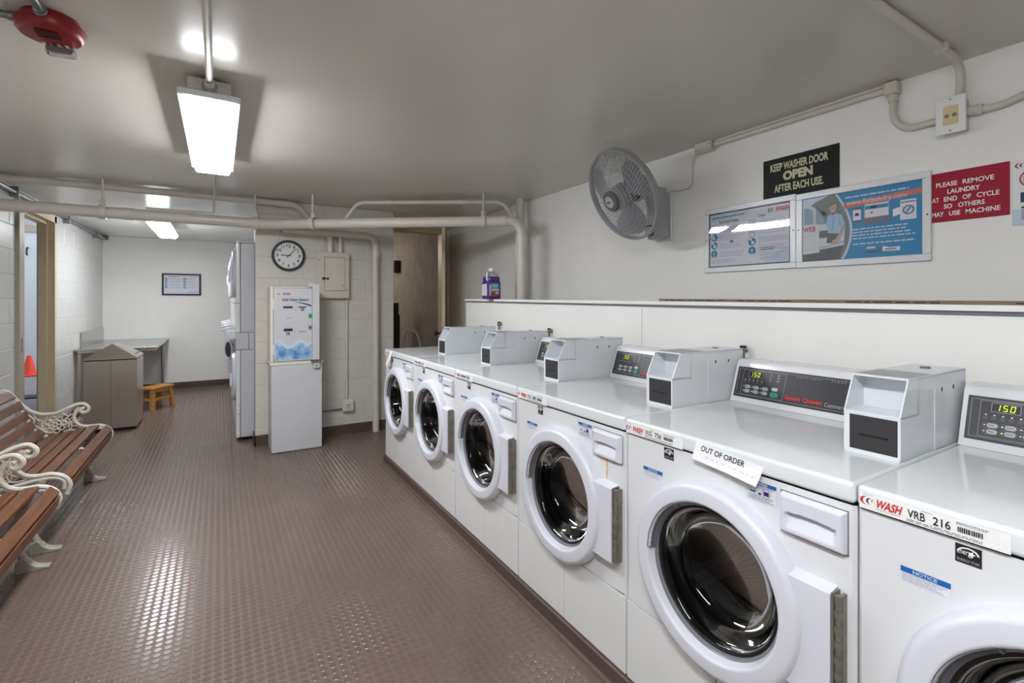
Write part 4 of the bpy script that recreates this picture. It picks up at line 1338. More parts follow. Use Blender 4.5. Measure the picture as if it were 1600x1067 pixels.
d.rect(0.0, 0.0, 0.211, 0.058, M_PALEB, 1)
swoosh(d, 0.024, 0.216, 0.014)
d.text('WASH', 0.045, 0.205, 0.11, 0.228, M_REDP, 3, 0.03, 0.2)
d.arc(0.050, 0.166, 0.029, 0.0045, 0, 2 * PI, M_CRIM, 3, 28)
d.rect(0.030, 0.152, 0.066, 0.178, M_BLUEP, 2)
d.poly([(0.027, 0.184), (0.032, 0.187), (0.073, 0.148), (0.068, 0.145)], M_CRIM, 4)
d.rect(0.022, 0.082, 0.075, 0.118, M_NAVYP, 2)
d.rect(0.024, 0.060, 0.12, 0.067, M_INK, 2)
d.lines(0.024, 0.02, 0.2, 0.058, 5, M_MIDP, 2)
d.build('print', t)

def poster_frame(name, label, y0, y1, z0, z1, pane, bend):
    t = thing(name, label, 'poster', (XW, (y0 + y1) / 2, z0))
    w, dp = 0.030, 0.014
    for (a, b, c, e) in ((y1, y0, z0, z0 + w), (y1, y0, z1 - w, z1)):
        G().box(XW - dp, XW - 0.0005, a, b, c, e, 0.0025).build('frame_rail', M_FRAMEW, t)
    for (a, b) in ((y0 - w, y0), (y1, y1 + w)):
        G().box(XW - dp, XW - 0.0005, a, b, z0 + w, z1 - w, 0.0025).build('frame_stile', M_FRAMEW, t)
    G().box(XW - 0.006, XW - 0.0005, y1 + w, y0 - w, z0 + w, z1 - w).build('backing', M_INK, t, smooth=False)
    for (yy) in (y0 - 0.012, y1 + 0.012):
        G().lathe([(0.0, 0.002), (0.0035, 0.001), (0.0035, 0.0)], (XW - dp, yy, (z0 + z1) / 2 + 0.005), (-1, 0, 0), 8).build('screw', M_INK, t)
    # clear sheet, slightly bowed
    g = G()
    n = 30
    V = []
    for i in range(n + 1):
        row = []
        for j in range(7):
            a, b = i / n, j / 6
            bow = bend * (1 - (2 * a - 1) ** 2) * (0.95 + 0.1 * b)
            row.append(g.bm.verts.new((XW - 0.0135 - bow, y0 - w - (y0 - y1 - 2 * w) * a, z0 + w + (z1 - z0 - 2 * w) * b)))
        V.append(row)
    for i in range(n):
        for j in range(6):
            g.bm.faces.new((V[i][j], V[i + 1][j], V[i + 1][j + 1], V[i][j + 1]))
    g.build('pane', pane, t)
    d = D((XW - 0.0062, y0 - w, z0 + w), UY, UZ)
    return t, d, y0 - y1 - 2 * w, z1 - z0 - 2 * w

t, d, PW, PH = poster_frame('instruction_poster', 'white framed poster of washer instructions with round blue pictograms', 1.876, 1.342, 1.492, 1.864, M_PANE, -0.0042)
d.rect(0.006, 0.006, PW - 0.006, PH - 0.006, M_LAV, 1)
d.poly([(0.006, PH - 0.05), (0.25, PH - 0.02), (0.25, PH - 0.006), (0.006, PH - 0.006)], M_PALEB, 2)
d.poly([(0.33, 0.006), (PW - 0.006, 0.006), (PW - 0.006, 0.085), (0.40, 0.06)], M_PALEB, 2)
d.lines(0.022, PH - 0.034, 0.22, PH - 0.020, 1, M_TEAL, 3, ragged=0.05)
d.text('Front Load Washer', 0.066, PH - 0.062, 0.19, PH - 0.044, M_INK, 3, 0.01)
d.text('Dryer', 0.305, PH - 0.062, 0.345, PH - 0.043, M_INK, 3, 0.01)
swoosh(d, 0.378, PH - 0.030, 0.018, 3, M_MIDP, M_NAVYP, M_GREYP)
d.text('WASH', 0.396, PH - 0.042, 0.468, PH - 0.016, M_CRIM, 3, 0.02, 0.2)
for k in range(4):
    cv_ = 0.222 - k * 0.048
    for (cu) in (0.034, 0.268):
        if cu > 0.2 and k < 2:
            d.frame(cu - 0.018, cv_ - 0.020, cu + 0.018, cv_ + 0.020, 0.002, M_MIDP, 3)
            d.arc(cu, cv_ - 0.004, 0.010, 0.004, 0, PI, M_MIDP, 4, 10)
            continue
        d.ell(cu, cv_, 0.0215, 0.0215, M_TEAL, 3, 22)
        if k == 0:
            d.ell(cu + 0.003, cv_ - 0.003, 0.014, 0.014, M_LAV, 4)
            d.arc(cu, cv_, 0.012, 0.003, 0.5, 3.5, M_MIDP, 5)
        elif k == 1:
            d.poly([(cu - 0.018, cv_ + 0.008), (cu - 0.002, cv_ + 0.016), (cu + 0.008, cv_ - 0.012), (cu - 0.012, cv_ - 0.014)], M_PALEB, 4)
        elif k == 2:
            d.rect(cu - 0.004, cv_ - 0.014, cu + 0.012, cv_ + 0.004, M_LAV, 4)
            d.ell(cu - 0.006, cv_ + 0.012, 0.007, 0.006, M_LAV, 4)
        else:
            d.ell(cu, cv_ + 0.002, 0.008, 0.005, M_PALEB, 4)
            d.poly([(cu - 0.006, cv_ - 0.018), (cu + 0.006, cv_ - 0.018), (cu, cv_ - 0.006)], M_LAV, 4)
for k in range(4):
    d.lines(0.066, 0.200 - k * 0.048, 0.235, 0.232 - k * 0.048, 3 if k else 2, M_GREYP, 3, fill=0.3, seed=k)
    d.lines(0.305, 0.206 - k * 0.044, 0.468, 0.238 - k * 0.044, 3, M_GREYP, 3, fill=0.3, seed=k + 9)
d.ell(0.145, 0.142, 0.012, 0.007, M_MIDP, 3)
d.lines(0.018, 0.022, 0.20, 0.046, 3, M_GREYP, 3, fill=0.35, seed=30)
d.lines(0.318, 0.072, 0.40, 0.092, 2, M_MIDP, 4, fill=0.5, seed=31)
d.lines(0.318, 0.022, 0.455, 0.066, 4, M_GREYP, 4, fill=0.35, seed=32)
d.build('print', t)

t, d, PW, PH = poster_frame('service_poster', 'white framed blue poster with a man beside a van and a web address', 1.341, 0.803, 1.490, 1.858, M_MATTEPANE, 0.0)
PK = mat('poster_skin_tone', (186, 160, 148), 0.5)
PG = mat('poster_dark_grey', (84, 88, 90), 0.5)
PV = mat('poster_van_white', (202, 210, 218), 0.5)
PVB = mat('poster_van_glass', (128, 158, 178), 0.5)
PSH = mat('poster_shirt_blue', (158, 190, 214), 0.5)
PH2 = mat('poster_hair_grey', (120, 116, 112), 0.5)
PTR = mat('poster_tree_grey', (118, 128, 126), 0.5)
PSHD = mat('poster_shirt_fold', (122, 160, 192), 0.5)
d.rect(0.002, 0.002, PW - 0.002, PH - 0.002, M_POSTBLUE, 1)
def cedge(v):
    q = v / PH
    return 0.135 + 0.075 * math.sin(PI * (1.02 - q) * 0.78 + 0.1)
ed = [(cedge(PH * k / 16), PH * k / 16) for k in range(17)]
ed = [(u, min(max(v, 0.002), PH - 0.002)) for u, v in ed]
d.poly([(0.002, 0.002)] + [(u + 0.010, v) for u, v in ed] + [(0.002, PH - 0.002)], M_PALEB, 2)
d.poly([(0.002, 0.002)] + ed + [(0.002, PH - 0.002)], PTR, 3)
d.poly([(0.002, 0.245), (0.06, 0.285), (0.12, PH - 0.002), (0.002, PH - 0.002)], M_PALEB, 4)
d.poly([(0.002, 0.002), (0.165, 0.002), (0.185, 0.07), (0.002, 0.06)], PG, 4)
# van
d.poly([(0.002, 0.035), (0.078, 0.040), (0.085, 0.19), (0.060, 0.255), (0.035, 0.272), (0.002, 0.275)], PV, 5)
d.poly([(0.078, 0.052), (0.185, 0.066), (0.19, 0.150), (0.125, 0.165), (0.085, 0.185), (0.08, 0.06)], PV, 5)
d.poly([(0.008, 0.180), (0.052, 0.180), (0.048, 0.245), (0.030, 0.260), (0.008, 0.262)], PVB, 6)
d.poly([(0.062, 0.176), (0.105, 0.172), (0.098, 0.20), (0.062, 0.258)], PVB, 6)
d.poly([(0.058, 0.262), (0.066, 0.262), (0.122, 0.208), (0.118, 0.200)], PG, 7)
d.ell(0.098, 0.226, 0.010, 0.013, PG, 7)
d.rect(0.055, 0.04, 0.0562, 0.25, M_GREYP, 7)
d.rect(0.078, 0.108, 0.128, 0.142, PG, 7)
d.poly([(0.075, 0.062), (0.19, 0.086), (0.19, 0.080), (0.075, 0.054)], M_GREYP, 7)
d.text('WEB', 0.004, 0.143, 0.062, 0.168, M_CRIM, 8, 0.02)
d.lines(0.004, 0.122, 0.05, 0.126, 1, M_GREYP, 8)
# man leaning on the van
d.poly([(0.115, 0.212), (0.150, 0.222), (0.178, 0.205), (0.192, 0.165), (0.184, 0.150), (0.172, 0.150), (0.168, 0.120), (0.118, 0.128), (0.110, 0.17)], PSH, 8)
d.poly([(0.140, 0.205), (0.146, 0.205), (0.140, 0.14), (0.134, 0.14)], PSHD, 9)
d.poly([(0.164, 0.20), (0.168, 0.19), (0.172, 0.155), (0.166, 0.158)], PSHD, 9)
d.poly([(0.118, 0.128), (0.168, 0.120), (0.150, 0.078), (0.110, 0.082)], PG, 8)
d.poly([(0.176, 0.152), (0.192, 0.158), (0.178, 0.112), (0.158, 0.082), (0.146, 0.092), (0.166, 0.12)], PK, 9)
d.ell(0.150, 0.086, 0.014, 0.010, PK, 10)
d.ell(0.140, 0.245, 0.0155, 0.023, PK, 9, 20)
d.ell(0.136, 0.258, 0.0165, 0.015, PH2, 10, 20, 0.3, PI + 0.5)
d.rect(0.131, 0.2465, 0.136, 0.2485, PG, 11)
d.rect(0.143, 0.2465, 0.148, 0.2485, PG, 11)
d.poly([(0.139, 0.246), (0.142, 0.238), (0.137, 0.238)], PH2, 11)
d.rect(0.136, 0.231, 0.146, 0.2335, M_WHITEP, 11)
d.poly([(0.130, 0.226), (0.150, 0.226), (0.146, 0.212), (0.136, 0.212)], PK, 8)
# heading and pictures
d.lines(0.190, 0.276, 0.435, 0.288, 1, M_PALEB, 3, fill=0.5, ragged=0.02, seed=5)
d.poly([(0.185, 0.232), (PW - 0.002, 0.252), (PW - 0.002, 0.275), (0.185, 0.258)], M_ORANGEP, 3)
d.text('www.fixlaundry.com', 0.196, 0.240, 0.425, 0.266, M_LAV, 5, 0.004)
d.rect(0.222, 0.164, 0.256, 0.228, PG, 4)
d.rect(0.223, 0.172, 0.255, 0.220, M_LAV, 5)
d.ell(0.239, 0.198, 0.009, 0.007, M_NAVYP, 6)
d.rect(0.268, 0.176, 0.362, 0.240, M_GREYP, 4)
d.rect(0.271, 0.179, 0.359, 0.236, M_LAV, 5)
d.rect(0.271, 0.214, 0.359, 0.230, M_TEAL, 6)
d.ell(0.305, 0.222, 0.014, 0.007, M_NAVYP, 7)
d.ell(0.297, 0.198, 0.005, 0.004, M_CRIM, 6)
d.poly([(0.258, 0.148), (0.374, 0.152), (0.362, 0.178), (0.268, 0.176)], M_MIDP, 5)
d.rect(0.402, 0.150, 0.458, 0.234, M_LAV, 4)
d.poly([(0.376, 0.168), (0.402, 0.176), (0.402, 0.206), (0.376, 0.200)], M_WHITEP, 4)
d.ell(0.431, 0.190, 0.021, 0.020, M_MIDP, 5)
d.ell(0.431, 0.190, 0.015, 0.014, M_PALEB, 6)
d.poly([(0.420, 0.180), (0.426, 0.178), (0.442, 0.200), (0.436, 0.202)], M_TEAL, 7)
d.rect(0.404, 0.221, 0.456, 0.226, M_MIDP, 5)
d.lines(0.222, 0.082, 0.462, 0.138, 4, M_PALEB, 4, fill=0.38, ragged=0.3, seed=12)
d.lines(0.222, 0.058, 0.455, 0.070, 1, M_PALEB, 4, fill=0.5, ragged=0.02, seed=14)
d.lines(0.276, 0.038, 0.322, 0.048, 1, M_LAV, 4, fill=0.8, seed=15)
d.rect(0.270, 0.022, 0.332, 0.029, PG, 4)
d.poly([(0.338, 0.024), (0.400, 0.022), (0.402, 0.040), (0.366, 0.038), (0.338, 0.046)], M_LAV, 4)
d.lines(0.348, 0.027, 0.392, 0.035, 1, PG, 5, fill=0.8, seed=16)
d.build('print', t)

# framed notice on the back wall
t = thing('framed_notice', 'small black-framed notice on the back wall of the alcove', 'poster', (-0.49, YB, 1.415))
x0, x1, z0, z1 = -0.735, -0.242, 1.415, 1.746
for (a, b, c, e) in ((x0, x1, z0, z0 + 0.024), (x0, x1, z1 - 0.024, z1)):
    G().box(a, b, YB - 0.02, YB, c, e, 0.002).build('frame_rail', M_BLACK, t)
for (a, b) in ((x0, x0 + 0.024), (x1 - 0.024, x1)):
    G().box(a, b, YB - 0.02, YB, z0 + 0.024, z1 - 0.024, 0.002).build('frame_stile', M_BLACK, t)
G().box(x0 + 0.02, x1 - 0.02, YB - 0.010, YB, z0 + 0.02, z1 - 0.02).build('sheet', M_LAV, t, smooth=False)
d = D((x0 + 0.024, YB - 0.0104, z0 + 0.024), UX, UZ)
for k in range(4):
    for cu in (0.03, 0.262):
        d.ell(cu, 0.225 - k * 0.042, 0.018, 0.018, M_TEAL if k > 1 else M_MIDP, 1, 16)
        d.ell(cu + 0.002, 0.225 - k * 0.042, 0.008, 0.008, M_LAV, 2, 10)
    d.lines(0.06, 0.212 - k * 0.042, 0.225, 0.238 - k * 0.042, 2, M_GREYP, 1, fill=0.3, seed=k)
    d.lines(0.292, 0.212 - k * 0.042, 0.42, 0.238 - k * 0.042, 2, M_GREYP, 1, fill=0.3, seed=k + 5)
d.lines(0.06, 0.252, 0.18, 0.266, 1, M_NAVYP, 1)
d.lines(0.34, 0.256, 0.42, 0.270, 1, M_NAVYP, 1)
d.poly([(0.28, 0.01), (0.435, 0.01), (0.435, 0.05), (0.32, 0.04)], M_PALEB, 1)
d.build('print', t)

# ------------------------------------------------------------------ add-value kiosk
kx0, kx1, ky0, ky1 = 0.386, 0.800, 4.66, 4.985
t = thing('payment_kiosk', 'white card-value kiosk on a tall stand against the block wall', 'kiosk', (0.593, 4.82, 0))
M_KIOSK = mat('white_kiosk_enamel', (203, 204, 207), 0.36, noise=0.04, nscale=5)
M_KIOSKC = mat('cream_kiosk_cabinet', (224, 219, 208), 0.38, noise=0.04, nscale=5)
M_SCENE = mat('kiosk_water_picture', (58, 128, 190), 0.4, noise=0.9, nscale=16, col2=(176, 206, 228))
G().box(kx0, kx1, ky0, ky1, 0.006, 0.765, 0.004).build('stand', M_KIOSK, t)
G().box(kx0 - 0.012, kx1 + 0.004, ky0 - 0.004, ky1, 0.766, 0.792, 0.003).build('stand_top', M_KIOSKC, t)
zt_ = 1.452
G().box(0.378, 0.775, ky0 + 0.02, ky1, 0.793, zt_, 0.003).build('cabinet', M_KIOSKC, t)
fx0, fx1, fz0, fz1 = 0.405, 0.715, 0.800, 1.440
fp = G().box(fx0, fx1, ky0 + 0.010, ky0 + 0.020, fz0, fz1, 0.002).build('front_door', M_KIOSK, t)
G().box(fx0 - 0.004, fx1 + 0.002, ky0 + 0.0185, ky0 + 0.0215, fz0 - 0.004, fz1 + 0.004).build('door_gap', M_HINGE, t, smooth=False)
d = D((fx0, ky0 + 0.0097, fz0), UX, UZ)
FW, FH = fx1 - fx0, fz1 - fz0
rg = random.Random(11)
hill = [(0.012 + (FW - 0.018) * k / 14, 0.165 + 0.018 * math.sin(k * 0.9) + 0.016 * math.sin(k * 0.4 + 2) + (0.018 if 7 < k < 12 else 0)) for k in range(15)]
d.poly([(0.012, 0.012), (FW - 0.006, 0.012)] + hill[::-1], M_PALEB, 1)
d.poly([(0.012, 0.012), (FW - 0.006, 0.012)] + [(u, v - 0.035 + 0.008 * math.sin(u * 60)) for u, v in hill[::-1]], M_SCENE, 2)
d.text('WASH', 0.066, 0.580, 0.130, 0.600, M_CRIM, 2, 0.03, 0.2)
swoosh(d, 0.045, 0.589, 0.013)
d.text('Add-Value Station', 0.062, 0.527, 0.282, 0.553, M_NAVYP, 2, 0.02, 0.2)
for k in range(10):
    a, b = k / 10, (k + 1) / 10
    f = lambda q: (0.165 + 0.14 * q, 0.518 - 0.025 * q * q)
    w = lambda q: 0.002 + 0.016 * q
    (ua, va), (ub, vb) = f(a), f(b)
    d.poly([(ua, va - w(a)), (ub, vb - w(b)), (ub, vb), (ua, va)], M_BLUEP, 2)
d.rect(0.220, 0.440, 0.244, 0.462, M_NAVYP, 2)
d.poly([(0.230, 0.442), (0.238, 0.450), (0.230, 0.458)], M_WHITEP, 3)
d.arc(0.113, 0.376, 0.022, 0.003, 0.6, 5.6, M_PALEB, 2, 20)
d.lines(0.100, 0.370, 0.140, 0.382, 1, M_TEAL, 3)
d.lines(0.09, 0.290, 0.135, 0.296, 1, M_MIDP, 2)
d.rect(0.100, 0.228, 0.126, 0.252, M_NAVYP, 2)
d.poly([(0.108, 0.231), (0.118, 0.240), (0.108, 0.249)], M_WHITEP, 3)
d.lines(0.205, 0.248, 0.265, 0.262, 2, M_MIDP, 2)
d.build('print', fp)
G().box(fx0 + 0.281, fx0 + 0.313, ky0 + 0.004, ky0 + 0.010, 1.175, 1.212, 0.004, 2).build('green_button', M_GREEN, fp)
for (a, b, c_, e_) in ((0.075, 0.150, 0.464, 0.481), (0.200, 0.262, 0.468, 0.478), (0.079, 0.150, 0.262, 0.285)):
    G().box(fx0 + a, fx0 + b, ky0 + 0.006, ky0 + 0.011, fz0 + c_, fz0 + e_, 0.001).build('bill_slot', M_BLACK, fp, smooth=False)
sb = G().box(fx0 + 0.281, fx0 + 0.313, ky0 + 0.004, ky0 + 0.010, 1.072, 1.108, 0.004, 2).build('square_button', M_BLACK, fp)
d = D((fx0, ky0 + 0.0037, fz0), UX, UZ)
d.frame(0.286, 0.277, 0.308, 0.303, 0.003, M_WHITEP, 1)
d.build('button_mark', sb)
for z in (0.90, 1.30):
    G().box(fx0 - 0.010, fx0 + 0.004, ky0 + 0.004, ky0 + 0.020, z - 0.045, z + 0.045, 0.002).build('hinge', M_KIOSKC, t)
G().box(0.716, 0.776, ky0 - 0.020, ky0 + 0.02, 0.800, 1.478, 0.003).build('security_bar', M_KIOSK, t)
G().box(0.688, 0.728, ky0 - 0.015, ky0 + 0.015, 1.455, 1.492, 0.003).build('bar_bracket', M_KIOSK, t)
G().box(0.70, 0.79, ky0 - 0.05, ky0 + 0.01, 0.788, 0.794).build('bar_shelf', M_HINGE, t, smooth=False)
g = G().box(0.722, 0.778, ky0 - 0.026, ky0 - 0.002, 0.725, 0.786, 0.004)
g.build('padlock', M_KIOSK, t)
G().lathe([(0.0, 0.002), (0.006, 0.002), (0.006, 0.0)], (0.75, ky0 - 0.026, 0.748), (0, -1, 0), 10).build('keyhole', M_DARK, t)

# ------------------------------------------------------------------ stacked dryers in the alcove
XD = 0.137
def make_dryer(yn):
    """two dryers stacked in one cabinet, front facing -X, near side at Y = yn"""
    t = thing('stacked_dryer', '', 'dryer', (XD + 0.35, yn + 0.34, 0), 'stacked dryers in the alcove')
    w = 0.675
    x1 = XD + 0.70
    M_DRY = mat('dryer_side_enamel', (196, 199, 204), 0.3, noise=0.03)
    G().box(XD + 0.037, x1, yn, yn + w, 0.035, 0.860, 0.003).build('lower_cabinet', M_DRY, t)
    G().box(XD + 0.037, x1, yn, yn + w, 1.030, 1.878, 0.003).build('upper_cabinet', M_DRY, t)
    G().box(XD + 0.004, x1 - 0.02, yn + 0.004, yn + w - 0.004, 0.856, 1.034).build('seam_core', M_HINGE, t, smooth=False)
    G().box(XD - 0.002, XD + 0.105, yn, yn + w, 0.865, 1.026, 0.004).build('control_band', M_DRY, t)
    G().box(XD + 0.108, x1 - 0.02, yn, yn + w, 0.865, 1.026, 0.003).build('side_band', M_DRY, t)
    G().box(XD + 0.0, XD + 0.034, yn, yn + w, 0.42 - 0.385, 0.255, 0.005, 2).build('kick_panel', M_ENAMEL, t)
    G().box(XD + 0.0, XD + 0.034, yn, yn + w, 0.259, 0.860, 0.005, 2).build('front_panel', M_ENAMEL, t)
    G().box(XD + 0.0, XD + 0.034, yn, yn + w, 1.030, 1.305, 0.005, 2).build('kick_panel', M_ENAMEL, t)
    G().box(XD + 0.0, XD + 0.034, yn, yn + w, 1.309, 1.878, 0.005, 2).build('front_panel', M_ENAMEL, t)
    G().box(XD + 0.008, x1, yn - 0.003, yn + w + 0.003, 1.880, 1.905, 0.004).build('top', M_DRY, t)
    G().box(XD + 0.05, x1 - 0.05, yn + 0.03, yn + w - 0.03, 0.0, 0.035).build('plinth', M_DARK, t, smooth=False)
    for z in (0.045, 1.040):
        G().box(XD + 0.06, x1 - 0.2, yn - 0.003, yn, z, z + 0.028, 0.001).build('side_bracket', M_DRY, t, smooth=False)
        G().lathe([(0.0, 0.002), (0.005, 0.001), (0.005, 0.0)], (XD + 0.12, yn - 0.003, z + 0.014), (0, -1, 0), 8).build('screw', M_HINGE, t)
    for cz in (0.575, 1.60):
        c = (XD, yn + w / 2, cz)
        dn_ = G().lathe([(0.235, 0.002), (0.238, -0.010), (0.230, -0.026), (0.215, -0.032), (0.160, -0.034), (0.150, -0.030), (0.145, -0.018)], c, (1, 0, 0), 40).build('door', M_PLASTIC, t)
        G().lathe([(0.0, -0.026), (0.10, -0.024), (0.150, -0.014)], c, (1, 0, 0), 32).build('door_window', M_GASKET, dn_)
        G().box(XD - 0.052, XD - 0.028, yn + 0.10, yn + 0.135, cz - 0.06, cz + 0.06, 0.006, 2).build('door_handle', M_PLASTIC, dn_)
    cr = G().box(XD - 0.085, XD, yn + 0.06, yn + 0.20, 0.965, 1.045, 0.008, 2)
    cr.build('card_reader', M_CARD, t)
    G().prism([(XD - 0.01, 1.045), (XD - 0.115, 1.025), (XD - 0.115, 1.05), (XD - 0.01, 1.075)], 'y', yn + 0.24, yn + 0.36, 0.003).build('reader_hood', M_PLASTIC, t)
    G().box(XD - 0.05, XD, yn + 0.42, yn + 0.56, 0.90, 0.985, 0.006, 2).build('display_box', M_CARD, t)
    return t
d0 = make_dryer(5.262)
drl = ['white stacked dryer with its grey side beside the block wall, nearest of the alcove stacks',
       'second white stacked dryer behind the nearest stack, lower door ajar',
       'third white stacked dryer along the alcove', 'farthest white stacked dryer, next to the back wall']
dry = [d0]
for k in range(1, 4):
    c = copy_tree(d0)
    c.location = (XD + 0.35, 5.262 + 0.34 + k * 0.685, 0)
    ORG[c.name] = Vector(c.location)
    dry.append(c)
for c, l in zip(dry, drl):
    c['label'] = l
# an open porthole door on the second stack
oy = 5.262 + 0.685
ax = Vector((-0.945, -0.33, 0)).normalized()
c = Vector((0.098, oy + 0.15, 0.80))
od = G().lathe([(0.0, -0.012), (0.100, -0.012), (0.106, -0.006), (0.108, 0.010), (0.104, 0.018), (0.090, 0.020), (0.084, 0.014)], tuple(c), tuple(ax), 36).build('open_door', M_PLASTIC, dry[1])
G().lathe([(0.0, 0.016), (0.086, 0.0145)], tuple(c), tuple(ax), 28).build('porthole', M_GASKET, od)
G().box(XD - 0.03, XD + 0.002, oy + 0.06, oy + 0.10, 0.74, 0.86, 0.004).build('door_hinge', M_HINGE, od)

# ------------------------------------------------------------------ detergent jug on the ledge
jx, jy = XP + 0.075, 3.70
jz = zl(jy)
t = thing('detergent_jug', 'clear plastic jug of purple liquid standing on the ledge by the pipes', 'jug', (jx, jy, jz))
SQ = 4.5
G().lathe([(0.0, 0.0), (0.060, 0.0), (0.067, 0.006), (0.068, 0.02), (0.068, 0.142), (0.066, 0.150), (0.060, 0.155), (0.062, 0.160), (0.064, 0.168), (0.062, 0.185), (0.058, 0.194), (0.0, 0.194)], (jx, jy, jz), UZ, 36, sq=SQ).build('jug_body', M_PURPLE, t)
G().lathe([(0.058, 0.194), (0.054, 0.205), (0.040, 0.222), (0.024, 0.234), (0.019, 0.240), (0.019, 0.252)], (jx, jy, jz), UZ, 32, sq=3).build('jug_shoulder', M_JUGCLEAR, t)
G().lathe([(0.0235, 0.240), (0.0245, 0.243), (0.0235, 0.266), (0.020, 0.270), (0.0, 0.270)], (jx, jy, jz), UZ, 20).build('cap', M_WHITEP, t)
G().tube(spline([(jx - 0.030, jy - 0.02, jz + 0.228), (jx - 0.056, jy - 0.035, jz + 0.226), (jx - 0.066, jy - 0.042, jz + 0.205), (jx - 0.064, jy - 0.042, jz + 0.168), (jx - 0.050, jy - 0.032, jz + 0.156)], 5), 0.0085, 8).build('handle', M_WHITEP, t)
d = D((jx - 0.0690, jy + 0.045, jz), UY, UZ)
d.rect(0.0, 0.030, 0.095, 0.130, M_LAV, 1)
d.build('back_label', t)
d = D((jx - 0.060, jy - 0.0690, jz), UX, UZ)
d.rect(0.004, 0.030, 0.018, 0.125, M_LAV, 1)
d.rect(0.018, 0.070, 0.098, 0.135, M_JUGBLUE, 1)
d.poly([(0.02, 0.082), (0.06, 0.092), (0.098, 0.086), (0.098, 0.070), (0.02, 0.070)], M_PALEB, 2)
d.rect(0.018, 0.030, 0.098, 0.068, M_JUGRUST, 1)
d.ell(0.072, 0.052, 0.010, 0.012, M_TAN, 2)
d.ell(0.088, 0.055, 0.008, 0.010, M_TAN, 2)
d.ell(0.040, 0.048, 0.012, 0.014, M_REDP, 2)
d.lines(0.028, 0.098, 0.09, 0.128, 2, M_WHITEP, 2, fill=0.5)
d.build('jug_label', t)
